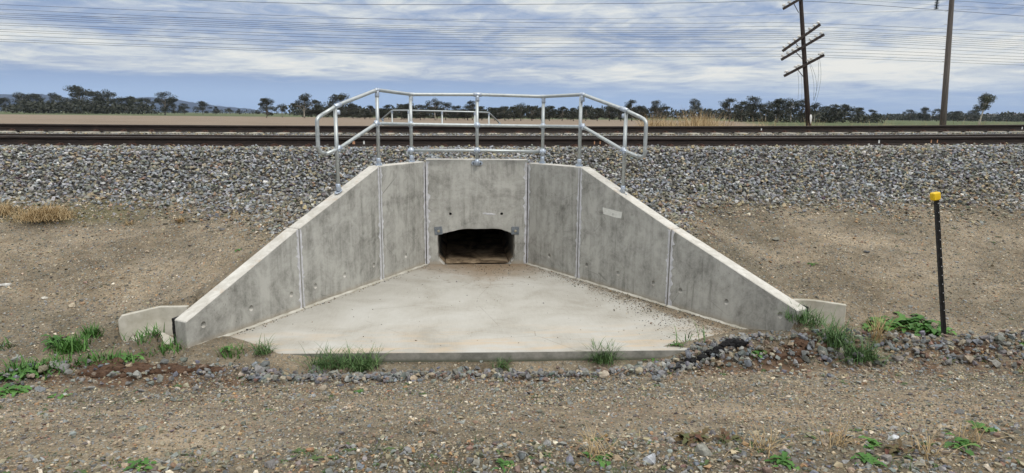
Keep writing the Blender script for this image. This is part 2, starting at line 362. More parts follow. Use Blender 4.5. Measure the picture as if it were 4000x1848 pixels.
    hgt = G_.m('ADD', G_.m('MULTIPLY', m1, .5), G_.m('ADD', G_.m('MULTIPLY', m2, .25), G_.m('MULTIPLY_ADD', m3, .8, G_.m('MULTIPLY', nm, .6))))
    tone = G_.ramp(G_.noise(G_.xyz(G_.m('MULTIPLY', x, .6), y, z), .8, 6, .65, .5), [(.36, (.66, .68, .66)), (.5, (.98, .98, .97)), (.64, (1.28, 1.25, 1.2))])
    c = G_.mix(G_.m('SUBTRACT', 1., far), c, G_.mix(1., c, tone, 'MULTIPLY'))
    return c, (hgt, .8, .014)
M_ground = mat('gravelly_soil', f_ground, .95, spec=.15)
def f_leaf(c1, c2, c3, s_=3.):
    def f(G_, b):
        n = G_.noise(obj(G_), s_, 3); a = G_.n('ShaderNodeObjectInfo').outputs['Random']
        isl = G_.n('ShaderNodeNewGeometry').outputs['Random Per Island']
        c = G_.ramp(G_.m('ADD', G_.m('MULTIPLY', n, .5), G_.m('MULTIPLY', isl, .5)), [(.2, c1), (.5, c2), (.85, c3)])
        return G_.mix(G_.m('MULTIPLY', a, .25), c, c1)
    return f
M_gum = mat('gum_leaves', f_leaf((.014, .018, .012), (.032, .037, .024), (.080, .082, .056), .6), .7)
M_gum2 = mat('pale_gum_leaves', f_leaf((.035, .042, .026), (.065, .072, .045), (.13, .13, .09), .6), .7)
M_bark = plain('gum_bark', (.09, .075, .06), (.24, .21, .17), 2)
M_bark_p = plain('pale_gum_bark', (.25, .22, .18), (.48, .44, .38), 2)
M_grass = mat('green_grass', f_leaf((.035, .075, .022), (.065, .135, .04), (.16, .24, .09), 6), .6)
M_dry = mat('dry_grass', f_leaf((.25, .17, .08), (.40, .29, .15), (.56, .46, .28), 6), .8)
M_weed = mat('weed_leaves', f_leaf((.03, .09, .015), (.06, .16, .025), (.11, .23, .05), 6), .55)
M_weed_r = mat('reddish_weed', f_leaf((.10, .025, .02), (.09, .08, .03), (.07, .12, .035), 6), .6)
M_hill = mat('hazed_forest_hill', lambda G_, b: G_.ramp(G_.noise(pos(G_), .012, 5, .7), [(.35, (.016, .034, .075)), (.65, (.03, .058, .115))]), 1.)  # blue of the distance haze is put into the forest colour
M_hill2 = plain('far_brown_hill', (.10, .085, .08), (.17, .135, .115), .01)
M_timber = mat('dark_timber', lambda G_, b: G_.ramp(G_.noise(G_.xyz(G_.m('MULTIPLY', G_.sep(pos(G_))[0], 9), G_.m('MULTIPLY', G_.sep(pos(G_))[1], 9), G_.m('MULTIPLY', G_.sep(pos(G_))[2], .6)), 2, 5), [(.3, (.02, .015, .014)), (.7, (.062, .048, .042))]), .85)
M_timber2 = mat('grey_timber', lambda G_, b: G_.ramp(G_.noise(G_.xyz(G_.m('MULTIPLY', G_.sep(pos(G_))[0], 9), G_.m('MULTIPLY', G_.sep(pos(G_))[1], 9), G_.m('MULTIPLY', G_.sep(pos(G_))[2], .5)), 2, 5), [(.3, (.08, .07, .064)), (.7, (.175, .155, .14))]), .85)
M_porc = plain('porcelain', (.62, .61, .58), (.80, .79, .75), 6, .35)
M_glassins = plain('dark_insulator', (.03, .04, .05), (.07, .09, .1), 6, .3)
M_wire = plain('wire_metal', (.05, .055, .065), (.08, .085, .10), 1, .7)
M_bitumen = mat('bitumen_lump', lambda G_, b: ((.008, .008, .009), (G_.noise(pos(G_), 70, 5, .7), 1., .03)), .75)

# ------------------------------------------------------------------ ground shape
CX = .275
def quad(p0, p1, p2):
    A = np.array([[1, p[0], p[0]**2] for p in (p0, p1, p2)]); return np.linalg.solve(A, [p[1] for p in (p0, p1, p2)])
Q1 = quad((-8.48, 1.835), (1.05, 1.859), (11.85, 1.969)); Q2 = quad((-11.05, 1.984), (1.37, 2.023), (15.4, 2.179))
def qz(Q, x, a, b):
    x = np.asarray(x, float); xc = np.clip(x, a, b)
    return Q[0]+Q[1]*xc+Q[2]*xc*xc+(x-xc)*(Q[1]+2*Q[2]*xc)*.4
def rz1(x): return qz(Q1, x, -10, 13)
def rz2(x): return qz(Q2, x, -12, 17)
PY = [-10, 2.4, 3.2, 4.3, 5.1, 5.5, 6.2, 6.9, 8.0, 9.3, 10.5, 12.35]
PZ = [.62, .60, .53, .28, .05, -.02, -.005, .14, .42, .74, 1.04, 1.72]
def wing_hw(y): return .87+np.clip(10.02-y, 0, 3.75)*.622
def wtop(y): return np.interp(y, [6.2, 7.7, 9.03, 10.2, 12.4], [.26, .97, 1.57, 1.55, 1.74])
def inside(x, y, m=0.):    # the sunk basin between the wings
    a = np.abs(np.asarray(x)-CX-np.where(np.asarray(x) > CX, 0, 0)); y = np.asarray(y)
    return (y < 10.12-m) & (y > 6.22) & (a < wing_hw(y)-.01-m)
def H(x, y, rough=True):
    x = np.asarray(x, float); y = np.asarray(y, float)
    b = np.interp(y, PY, PZ)
    b = b+np.clip(y-6.5, 0, 4)/4*(rz1(x)-1.85)
    a = np.abs(x-CX); s = np.maximum(0, a-wing_hw(y))*.85
    n = wtop(y)-.07-.40*s-.05*np.clip(s, 0, .3)/.3
    n = np.where(y < 6.2, -9, n)
    k = .10; hh = np.clip(.5+.5*(n-b)/k, 0, 1); h = b*(1-hh)+n*hh+k*hh*(1-hh)*.5
    if rough: h = h+fbm(x*.9, y*1.3, 3, 4)*.11*np.clip((10.6-y)/1.5, 0, 1)*np.clip(np.maximum(s, np.where(y<6.1, 1, 0))/.4, 0, 1)
    # low gravel bank in front, broken in the middle where the apron edge shows
    cen = 1/(1+np.exp(-(a-1.98+.0)/.13))
    crest = np.exp(-((y-5.95)/.30)**2)
    bk = np.where(x > CX, .135+.03*np.sin(x*2.3), .015)+fbm(x*2, y*2, 9)*.08
    h = h+crest*(bk*cen-.13*(1-cen))
    # side drains behind the wing ends
    lw = np.interp(x, [-3.6, -3.47, -3.14, -2.6], [6.66, 6.70, 6.905, 6.89])+.025; rw = np.interp(x, [3.5, 3.78, 3.90, 4.165, 4.3], [6.70, 6.70, 6.665, 6.50, 6.40])+.025
    wl = np.clip((x+3.56)/.06, 0, 1)*np.clip((-2.70-x)/.03, 0, 1)*np.clip((y-6.28)/.16, 0, 1)*(y < lw); h = h*(1-wl)+(-.03+fbm(x*4, y*4, 71)*.02)*wl
    wr_ = np.clip((x-3.48)/.03, 0, 1)*np.clip((4.16-x)/.05, 0, 1)*np.clip((y-6.22)/.14, 0, 1)*(y < rw); h = h*(1-wr_)+(.05+fbm(x*4, y*4, 72)*.05)*wr_
    h = h-.022*np.exp(-((y-4.65-.1*np.sin(x*.6))/.17)**2)-.02*np.exp(-((y-3.45-.1*np.sin(x*.5+1))/.15)**2)
    # track bed
    bed = rz1(x)-.205; bed2 = rz2(x)-.205
    t = np.clip((y-15.4)/1.1, 0, 1); tb = bed*(1-t)+bed2*t
    h = np.where(y > 12.35, np.minimum(tb, 9), h)
    h = np.where((y > 11.6) & (y <= 12.35), h+(bed-h)*np.clip((y-11.6)/.75, 0, 1)**1.5, h)
    t2 = np.clip((y-19.6)/5., 0, 1); h = np.where(y > 19.6, bed2*(1-t2)+.60*t2, h)
    # deeper country: barely rolling
    h = np.where(y > 24, .60+0*x, h)
    h = np.where((y > 24) & (y < 90), .60+fbm(x*.05, y*.05, 5)*.25, h)
    cl_ = ((x+1.74)*-.66+(y-6.20)*-.75); cr_ = ((x-1.84)*.42+(y-6.10)*-.907)       # soil lapping over the two front corners
    cv = np.where(x < CX, cl_, cr_)+fbm(x*3.1, y*3.1, 61)*.16
    hin = np.clip(cv*.22, -.10, np.where(x < CX, .02, .11))
    h = np.where(inside(x, y), np.where(y < 7.1, hin, -.10), h)
    ftip = (y > 6.0) & (y <= 6.24) & (a < wing_hw(6.24)-.05)
    h = np.where(ftip, np.minimum(h, np.maximum(hin, -.12)+.03*(cv > .1)), h)
    return h
def seg(a, b, st): return list(np.arange(a, b, st))
xs = [-6000, -3000, -1500, -800, -400, -200, -100, -60, -40, -30, -24]+seg(-20, -7, .4)+seg(-7, 9, .05)+seg(9, 22, .4)+[24, 30, 40, 60, 100, 200, 400, 800, 1500, 3000, 6000]
ys = [-300, -60, -20, -8, -3, 0, 1]+seg(1.5, 12.6, .05)+seg(12.6, 24, .3)+[25, 28, 32, 38, 46, 56, 70, 90, 120, 160, 220, 300, 420, 600, 900, 1400, 2200, 3500, 6500]
XX, YY = np.meshgrid(xs, ys); ZZ = H(XX, YY)
nx, ny = len(xs), len(ys)
vs = np.stack([XX.ravel(), YY.ravel(), ZZ.ravel()], 1).astype(np.float32)
ii = (np.arange(ny-1)[:, None]*nx+np.arange(nx-1)[None]).ravel()
quads = np.stack([ii, ii+1, ii+1+nx, ii+nx], 1)
def np_mesh(name, vs, fs, k, mt, smooth=False, tint=None, parent=None):
    me = bpy.data.meshes.new(name); me.vertices.add(len(vs)); me.vertices.foreach_set('co', vs.astype(np.float32).ravel())
    me.loops.add(fs.size); me.loops.foreach_set('vertex_index', fs.astype(np.int32).ravel())
    me.polygons.add(len(fs)); me.polygons.foreach_set('loop_start', np.arange(0, fs.size, k, dtype=np.int32))
    me.polygons.foreach_set('use_smooth', np.full(len(fs), smooth))
    me.update(calc_edges=True)
    if tint is not None:
        at = me.attributes.new('tint', 'FLOAT_COLOR', 'POINT'); c4 = np.ones((len(vs), 4), np.float32); c4[:, :3] = tint
        at.data.foreach_set('color', c4.ravel())
    return link(name, me, mt, parent)
cq = vs[quads].mean(1); quads = quads[~((np.abs(cq[:, 0]-CX) < .72) & (cq[:, 1] > 10.04) & (cq[:, 1] < 10.21))]     # mouth of the culvert
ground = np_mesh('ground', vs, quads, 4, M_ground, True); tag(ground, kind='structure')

# ------------------------------------------------------------------ crushed stone
def hull(seed, n=10, flat=.62):
    r = random.Random(seed); bm = bmesh.new()
    for i in range(n):
        v_ = Vector((r.gauss(0, 1), r.gauss(0, 1), r.gauss(0, 1))).normalized()*r.uniform(.8, 1.1)
        bm.verts.new((v_.x, v_.y*r.uniform(.7, .85), v_.z*flat))
    res = bmesh.ops.convex_hull(bm, input=bm.verts)
    bmesh.ops.delete(bm, geom=[e for e in res['geom_interior'] if isinstance(e, bmesh.types.BMVert)], context='VERTS')
    bmesh.ops.triangulate(bm, faces=bm.faces); bm.verts.index_update()
    V = np.array([v_.co[:] for v_ in bm.verts]); Fc = np.array([[v_.index for v_ in f.verts] for f in bm.faces]); bm.free()
    return V, Fc
def make_variants(k, n, flat, tilt):
    out = []
    for i in range(k):
        V, Fc = hull(100+i, n, flat)
        e = Matrix.Rotation(random.gauss(0, tilt), 3, 'X') @ Matrix.Rotation(random.gauss(0, tilt), 3, 'Y') @ Matrix.Rotation(random.uniform(0, 6.3), 3, 'Z')
        out.append((V @ np.array(e).T, Fc))
    return out
VAR_BAL = make_variants(48, 10, .62, .75); VAR_PEB = make_variants(24, 8, .6, .3); VAR_ROCK = make_variants(24, 14, .65, .4)
def stones(name, P, size, colr, variants):
    N = len(P); vi = rng.integers(0, len(variants), N); ang = rng.uniform(0, 6.283, N); Vs = []; Fs = []; Cs = []; base = 0
    for k, (V, Fc) in enumerate(variants):
        ix = np.nonzero(vi == k)[0]
        if not len(ix): continue
        c, s = np.cos(ang[ix])[:, None], np.sin(ang[ix])[:, None]; sz = size[ix][:, None]
        x = V[None, :, 0]*c-V[None, :, 1]*s; y = V[None, :, 0]*s+V[None, :, 1]*c; z = np.repeat(V[None, :, 2], len(ix), 0)
        W = np.stack([x*sz, y*sz, z*sz], 2)+P[ix][:, None, :]
        nv = V.shape[0]; Vs.append(W.reshape(-1, 3)); Fs.append((Fc[None]+(base+np.arange(len(ix))*nv)[:, None, None]).reshape(-1, 3))
        Cs.append(np.repeat(colr[ix], nv, 0)); base += len(ix)*nv
    return np_mesh(name, np.concatenate(Vs), np.concatenate(Fs), 3, M_stone, False, np.concatenate(Cs))
PAL_B = np.array([(.235, .25, .275), (.32, .34, .37), (.17, .168, .155), (.25, .245, .205), (.36, .31, .21), (.09, .088, .085), (.52, .52, .51), (.28, .20, .145), (.38, .39, .40), (.22, .225, .18)])
PW_B = np.array([.19, .13, .16, .16, .09, .08, .03, .035, .065, .06])
PAL_S = 1.08*np.array([(.20, .185, .145), (.29, .25, .175), (.12, .115, .10), (.38, .32, .23), (.23, .24, .235), (.33, .21, .115), (.52, .47, .38), (.24, .165, .115)])
PW_S = np.array([.22, .15, .15, .12, .20, .04, .045, .075])
PAL_R = np.array([(.22, .225, .22), (.29, .29, .27), (.16, .165, .165), (.32, .27, .20), (.20, .22, .25), (.24, .17, .13), (.40, .36, .28)])
PAL_R = PAL_R*.86
PW_R = np.array([.22, .18, .18, .12, .14, .10, .06])
def pick(PAL, PW, n, var=.16):
    c = PAL[rng.choice(len(PAL), n, p=PW/PW.sum())]; return np.clip(c*(1+rng.normal(0, var, (n, 1)))+rng.normal(0, .008, (n, 3)), .01, .8)
def jgrid(x0, x1, y0, y1, st):
    a, b = np.meshgrid(np.arange(x0, x1, st), np.arange(y0, y1, st)); n = a.size
    return a.ravel()+rng.uniform(-.5, .5, n)*st, b.ravel()+rng.uniform(-.5, .5, n)*st
def toe(x, y): return H(x, y, False)+fbm(x*1.1, y*1.1, 21)*.20+fbm(x*5, y*5, 22)*.10
def px_x(px, y_):     # world x on the vertical plane y = y_ for a photo column near the rails
    d = ray(px, 530); return d.x/d.y*y_
C1X = px_x(1863, 13.03); C2X = px_x(1726.5, 17.03)
# ballast shoulder
x, y = jgrid(-11.5, 14.5, 8.0, 12.98, .042)
w = np.abs(x-CX) < wing_hw(y)+.05
keep = (toe(x, y) > .965-.09*np.exp(-((np.abs(x-CX)-2.8)/1.5)**2)+rng.normal(0, .045, len(x))) & ~(w & (y < 10.28)) & ~((y < 10.28) & (np.abs(x-CX) < .95))
fovl = (x > -.72*y-.6) & (x < .92*y+.8); keep &= fovl
x, y = x[keep], y[keep]; sz = rng.uniform(.023, .052, len(x)); z = H(x, y, False)+rng.normal(.004, .016, len(x))
ex = rng.random(len(x)) < .10
z = z+np.where(ex, .022, 0)
SLX1 = 1.0; ok = ~((y > 12.72) & (np.abs((x-C1X+.324) % .648-.324) < .115) & (rng.random(len(x)) < .8)); x, y, z, sz = x[ok], y[ok], z[ok], sz[ok]
# ballast in the four-foot and between the tracks
x2, y2 = jgrid(-14.5, 18.5, 13.1, 17.0, .05)
z2 = H(x2, y2, False)+rng.normal(.004, .008, len(x2)); s2 = rng.uniform(.02, .036, len(x2))
hump = (y2 > 15.1) & (y2 < 16.5); z2 = z2+hump*(.0+.03*vnoise(x2*.8, y2*2, 4))-.012*(y2 > 16.4)
ok = ~((y2 > 16.5) & (np.abs((x2-C2X+.324) % .648-.324) < .115) & (rng.random(len(x2)) < .85)); x2, y2, z2, s2 = x2[ok], y2[ok], z2[ok], s2[ok]
x4, y4 = jgrid(-18, 22, 17.1, 19.8, .085); z4 = H(x4, y4, False)+rng.normal(.0, .008, len(x4)); s4 = rng.uniform(.03, .045, len(x4))
x = np.r_[x, x2, x4]; y = np.r_[y, y2, y4]; z = np.r_[z, z2, z4]; sz = np.r_[sz, s2, s4]
cb = pick(PAL_B, PW_B, len(x)); warm = np.clip(fbm(x*.35, y*.8, 31)*2.2-.02+np.where(y>12.95,.5,0), 0, .65)[:, None]
cb = cb*(1-warm)+cb*np.array([1.12, 1.02, .82])*warm
o = stones('ballast', np.stack([x, y, z], 1), sz, cb, VAR_BAL); tag(o, 'blue grey and tan crushed stone ballast heaped under and beside the railway tracks', 'ballast', kind='stuff')
# loose gravel on the earth slopes
x, y = jgrid(-8.5, 10.5, 6.15, 10.9, .030)
keep = ~inside(x, y, -.20) & (toe(x, y) < 1.04) & (rng.random(len(x)) < .80+1.2*fbm(x*1.2, y*1.2, 44)) & (x > -.72*y-.6) & (x < .92*y+.8)
x, y = x[keep], y[keep]; sz = np.exp(rng.normal(-4.62, .42, len(x))); near_toe = np.clip((toe(x, y)-.70)/.25, 0, 1)*(rng.random(len(x)) < .5)
sz = np.clip(sz*(1+near_toe*1.9), .004, .042)
Pg = np.stack([x, y, H(x, y)+sz*.15], 1)
o = stones('slope_gravel', Pg, sz, pick(PAL_S, PW_S, len(x)), VAR_PEB); tag(o, 'fine tan and grey gravel strewn over the earth slopes beside the wing walls', 'gravel', kind='stuff')
# foreground track gravel
x, y = jgrid(-4.8, 6.0, 2.55, 6.0, .0195)
keep = (rng.random(len(x)) < .80+1.5*fbm(x*1.0, y*1.6, 51)) & (x > -.72*y-.5) & (x < .92*y+.6) & ~((y > 5.95) & (np.abs(x-CX) < 2.1))
x, y = x[keep], y[keep]; sz = np.clip(np.exp(rng.normal(-4.86, .45, len(x)))*(1+.8*((y < 3.5) | (y > 4.9))*(rng.random(len(x)) < .22)), .003, .034)
o = stones('track_gravel', np.stack([x, y, H(x, y)+sz*.2], 1), sz, pick(PAL_S, PW_S, len(x)), VAR_PEB); tag(o, 'small mixed pebbles bedded in the brown earth track nearest the viewer', 'gravel', kind='stuff')
# coarse broken rock along the low bank in front of the apron and at the near edge
x = np.r_[rng.uniform(-1.9, 2.1, 1500), rng.uniform(1.7, 6.2, 1300), rng.uniform(-5, -1.8, 260), rng.uniform(-3.2, 4.6, 1300), rng.uniform(1.9, 3.0, 260)]
y = np.r_[rng.normal(5.74, .13, 1500), rng.normal(5.78, .16, 1300), rng.normal(5.68, .17, 260), 2.72+np.abs(rng.normal(0, .34, 1300)), rng.normal(6.02, .07, 260)]
keep = (y < 6.08) | (np.abs(x-CX) > 1.9); x, y = x[keep], y[keep]
mid = (np.abs(x-CX) < 2.0) & (y > 6.0); y = np.where(mid, 5.97, y)
sz = np.clip(np.exp(rng.normal(-3.80, .42, len(x))), .010, .062); sz = np.where(y < 4.6, sz*.62, sz)
lift = np.where((y > 5.5) & (y < 6.1), rng.random(len(x))*.045, 0)
o = stones('bank_rock', np.stack([x, y, H(x, y)+sz*.25+lift], 1), sz, pick(PAL_R, PW_R, len(x)), VAR_ROCK); tag(o, 'broken grey rock heaped along the low bank in front of the apron', 'broken rock', kind='stuff')
# grit washed onto the apron
n = 3800; t = rng.random(n)**.5; x = 1.06+t*2.35; lat = np.abs(rng.normal(0, .10+.42*t**2, n)); y = 10.0-t*3.72-.0
px_ = x-.80*lat-.03; py_ = y-.45*lat; k = (py_ > 6.2)
x1 = rng.normal(.55, .36, 420); y1 = 9.96-np.abs(rng.normal(0, .36, 420))
x3 = rng.uniform(-1.9, 2.6, 160); y3 = rng.uniform(6.3, 9.6, 160)
xl = -.51-rng.random(260)*2.0; yl = 10.02+(xl+.51)*1.703; xl = xl+.03+np.abs(rng.normal(0, .05, 260))
x = np.r_[px_[k], x1, x3, xl]; y = np.r_[py_[k], y1, y3, yl]
ok = (np.abs(x-CX) < wing_hw(y)-.10) & (y > 6.22); x, y = x[ok], y[ok]; sz = np.clip(np.exp(rng.normal(-5.1, .42, len(x))), .0025, .02)
o = stones('apron_grit', np.stack([x, y, .001+sz*.35], 1), sz, pick(PAL_S, PW_S, len(x))*.8, VAR_PEB); tag(o, 'brown grit and small stones washed across the pale concrete apron', 'grit', kind='stuff')

# ------------------------------------------------------------------ culvert: walls, apron, box
LW = [(-.51, 10.02), (-1.077, 9.055), (-1.868, 7.713), (-2.667, 6.356)]
RW = [(1.06, 10.02), (1.685, 9.015), (2.556, 7.611), (3.449, 6.169)]
TOPL = [1.60, 1.60, .975, .285]; TOPR = [1.585, 1.60, .965, .365]
TH = .17
def bevel_obj(o, w=.006):
    bm = bmesh.new(); bm.from_mesh(o.data); bmesh.ops.bevel(bm, geom=[e for e in bm.edges if e.calc_face_angle(0) > .3], offset=w, segments=1, affect='EDGES'); bm.to_mesh(o.data); bm.free()
def panel(A, B, za, zb, side, holes, label, group=None):
    A = Vector((*A, 0)); B = Vector((*B, 0)); d = (B-A).normalized(); nrm = Vector((d.y, -d.x, 0))*side   # outward
    gp = .007; a = A+d*gp; b = B-d*gp if True else B
    L_ = (b-a).length
    t = empty('wing_wall', A); tag(t, label, 'concrete wall', group)
    vs = []; 
    for p, zt in ((a, za), (b, zb)):
        for off in (0, TH):
            q = p+nrm*off-A; vs += [(q.x, q.y, -.25), (q.x, q.y, zt)]
    fs = [(0, 1, 5, 4), (2, 6, 7, 3), (1, 3, 7, 5), (0, 4, 6, 2), (0, 2, 3, 1), (4, 5, 7, 6)]
    bm = bmesh.new(); bv = [bm.verts.new(v_) for v_ in vs]
    for f in fs: bm.faces.new([bv[i] for i in f])
    w = bm_obj('wall_panel', bm, M_wall, t); bevel_obj(w, .008)
    if holes:
        bm = bmesh.new()
        for h in holes:
            p = A+d*h[0]*L_; 
            if len(h) < 3: M = Matrix.Translation(p-A+Vector((0, 0, h[1]))) @ Matrix.Diagonal((.030, .030, .034, 1))
            bmesh.ops.create_icosphere(bm, subdivisions=3, radius=1, matrix=M)
        cut = bm_obj('cut', bm); cut.location = A; bpy.context.view_layer.update(); boolean(w, cut)
    return t, A, d, nrm, a, b
def seal(A, side_dir, z0, z1, parent, w=.022, name='joint_sealant', m=None, face=Vector((0, 0, 0)), seed=0):
    """an uneven smeared strip standing 4 mm proud of the wall face; side_dir = unit vector along the wall"""
    r = random.Random(seed); n = 40; V = []; F_ = []
    nrm = face
    for i in range(n+1):
        z = z0+(z1-z0)*i/n; ww = w*(.75+.5*r.random()+(.8 if r.random() < .10 else 0)-(.45 if r.random() < .12 else 0))
        for (o_, p_) in ((.0, 0.), (.0, .004), (ww, .003), (ww, 0.)):
            q = A+side_dir*o_+nrm*p_; V.append((q.x, q.y, z))
    for i in range(n):
        for k in range(3):
            a = i*4+k; F_.append((a, a+1, a+5, a+4))
    o = mesh(name, V, F_, m or M_seal, parent)
    return o
def inv(parent, o):
    o.location = -parent.location
panels = []
labs = {(-1, 0): 'flat topped grey concrete wing panel joining the headwall on its left', (-1, 1): 'sloping middle concrete wing panel on the left carrying the rounded handrail end',
        (-1, 2): 'low end panel of the left wing wall with three round dimples and black mastic at its tip',
        (1, 0): 'flat topped streaky concrete wing panel joining the headwall on its right', (1, 1): 'sloping middle concrete wing panel on the right with a small white sticker',
        (1, 2): 'low end panel of the right wing wall with a chipped top edge'}
Lh = {0: [(.49, .248)], 1: [(.12+.0, .257), (.51, .249), (.86, .228)], 2: [(.11, .22), (.49, .213), (.88, .201)]}
Rh = {0: [(.47, .231)], 1: [(.115, .24), (.49, .244), (.865, .242)], 2: [(.113, .242), (.50, .255), (.89, .267)]}
for side, W, T, HH in ((-1, LW, TOPL, Lh), (1, RW, TOPR, Rh)):
    for i in range(3):
        t, A, d, nrm, a, b = panel(W[i], W[i+1], T[i], T[i+1], side*-1 if False else (1 if side == -1 else -1)*1, HH[i], labs[(side, i)], 'precast wing wall panels')
        panels.append((t, A, d, nrm, a, b, T[i], T[i+1]))
        face = -nrm
        e = .012
        # smears on each side of every joint
        if True:
            o = seal(a+d*.004, d, .0, T[i]-.012, t, .030, face=face, seed=i+side*7); inv(t, o)
        if i < 2:
            o = seal(b-d*.004, -d, .0, T[i+1]-.012, t, .026, face=face, seed=20+i+side*7); inv(t, o)
            mb = MB(); q = Vector(b)+d*gp if False else Vector(b)
            M = Matrix.Translation(b+d*.007) @ Matrix.Rotation(math.atan2(d.y, d.x), 4, 'Z')
            sgn = 1 if face.dot(Vector((-d.y, d.x, 0))) > 0 else -1
            y0, y1 = sorted((-.012*sgn, -(TH-.01)*sgn)); mb.box(-.0068, .0068, y0, y1, -.2, T[i+1]-.006, M=M)
            o = mb.build('joint_filler', M_gap, t); inv(t, o)
        # fillet of mortar along the foot of the wall
        o = None
        V = []; F_ = []; r = random.Random(i+side*3); n = 26
        for k in range(n+1):
            p = a.lerp(b, k/n); h_ = .014+.010*r.random()
            for (u_, zz) in ((.0, h_), (.004, h_*.9), (.028+.01*r.random(), .003), (0, .0)):
                q = p+face*(u_+.001)
                V.append((q.x, q.y, zz))
        for k in range(n):
            for j in range(3): F_.append((k*4+j, k*4+j+1, k*4+j+5, k*4+j+4))
        o = mesh('foot_fillet', V, F_, M_pale, t); inv(t, o)
# black mastic + thin backing on wing tips
for pi, side in ((2, -1), (5, 1)):
    t, A, d, nrm, a, b, z0, z1 = panels[pi]
    V = []; F_ = []; r = random.Random(side); n = 22
    for k in range(n+1):
        z = -.1+(z1+.1+.005)*k/n; w_ = .028+.016*r.random(); bk = .012*r.random()
        base_ = b+nrm*TH
        for (u_, v_) in ((0, 0), (w_, .0), (w_, -.10), (0, -.10)):
            q = base_+nrm*(u_+.001)+d*(v_-.004+bk*.3); V.append((q.x, q.y, z+.012*r.random()))
    for k in range(n):
        for j in range(4): F_.append((k*4+j, k*4+(j+1) % 4, k*4+4+(j+1) % 4, k*4+4+j))
    F_.append((0, 1, 2, 3)); F_.append(tuple(n*4+j for j in (3, 2, 1, 0)))
    o = mesh('mastic_strip', V, F_, M_mastic, t); inv(t, o)
# sticker on the right wing (torn pale paper with an illegible small mark)
t, A, d, nrm, a, b, z0, z1 = panels[4]
def onr(s_, z, off=.003): q = A+d*s_-nrm*off; return (q.x, q.y, z)
sA = (Vector((1.93, 8.617, 0))-A).dot(d); sB = (Vector((2.122, 8.31, 0))-A).dot(d)
V = [onr(sA, 1.10), onr(sA+.1, 1.094), onr(sB, 1.078), onr(sB-.004, 1.03), onr(sB-.012, .985), onr(sB-.12, .985), onr(sA+.02, 1.005), onr(sA+.008, 1.05)]
V2 = [onr(sA, 1.10, .0008), onr(sA+.1, 1.094, .0008), onr(sB, 1.078, .0008), onr(sB-.004, 1.03, .0008), onr(sB-.012, .985, .0008), onr(sB-.12, .985, .0008), onr(sA+.02, 1.005, .0008), onr(sA+.008, 1.05, .0008)]
stk = mesh('sticker', V+V2, [tuple(range(8))]+[(i, (i+1) % 8, (i+1) % 8+8, i+8) for i in range(8)], plain('sticker_paper', (.58, .58, .53), (.70, .70, .66), 30, .5), t); inv(t, stk)
mb = MB()
for (s_, z, w_, h_) in ((.10, 1.012, .035, .003), (.108, 1.02, .004, .012), (.125, 1.02, .004, .010), (.115, 1.028, .02, .003)):
    mb.add([onr(sA+s_+.08, z, .0045), onr(sA+s_+.08+w_, z, .0045), onr(sA+s_+.08+w_, z+h_, .0045), onr(sA+s_+.08, z+h_, .0045)], [(0, 1, 2, 3)])
mb.add([onr(sA+.0, 1.098, .0045), onr(sB, 1.076, .0045), onr(sB, 1.072, .0045), onr(sA+.0, 1.094, .0045)], [(0, 1, 2, 3)])
o = mb.build('printed_mark', M_blackp, stk)
# headwall
hw = empty('culvert_headwall', (CX, 10.02, 0)); tag(hw, 'grey concrete headwall with the dark culvert opening at the back of the apron', 'headwall')
mb = MB(); mb.box(-.50-CX, 1.05-CX, 0, .19, -.25, 1.632)
w = mb.build('headwall_panel', M_wall, hw); bevel_obj(w, .008)
OCT = [(-.206, -.03), (-.32, .10), (-.32, .465), (.062, .55), (.618, .55), (.857, .467), (.857, .10), (.765, -.03)]
bm = bmesh.new(); r = random.Random(5)
Oj = []
for i in range(len(OCT)):
    a = OCT[i]; b = OCT[(i+1) % 8]; k = 6
    for j in range(k):
        x_, z_ = a[0]+(b[0]-a[0])*j/k, a[1]+(b[1]-a[1])*j/k
        c_ = (.269, .26); dd = math.hypot(x_-c_[0], z_-c_[1]); gro = (.010*r.random() if j else 0)+.003
        Oj.append((x_+(x_-c_[0])/dd*gro, z_+(z_-c_[1])/dd*gro))
# flared, slightly ragged mouth
rings = [(-.02, 1.018), (.035, 1.0), (.3, 1.0)]
lay = []
for (yy, sc_) in rings:
    lay.append([bm.verts.new((.269+(p[0]-.269)*(1+(sc_-1)*(1 if q % 2 else .6)), 10.02+yy, .26+(p[1]-.26)*(1+(sc_-1)*2.2 if p[1] > .3 else sc_))) for q, p in enumerate(Oj)])
for a, b in zip(lay, lay[1:]):
    for i in range(len(a)): bm.faces.new((a[i], a[(i+1) % len(a)], b[(i+1) % len(a)], b[i]))
bm.faces.new(lay[0]); bm.faces.new(lay[-1])
for hx, hz in ((-.132, .797), (.660, .795)):
    bmesh.ops.create_cone(bm, cap_ends=True, segments=16, radius1=.022, radius2=.022, depth=.3, matrix=Matrix.Translation((hx, 10.05, hz)) @ Matrix.Rotation(R(90), 4, 'X'))
cut = bm_obj('cut', bm); bpy.context.view_layer.update(); boolean(w, cut)
for sx, sg in ((-.50, 1), (1.05, -1)):
    o = seal(Vector((sx, 10.02, 0)), Vector((sg, 0, 0)), .0, 1.60, hw, .036, face=Vector((0, -1, 0)), seed=int(sx*10)+50); inv(hw, o)
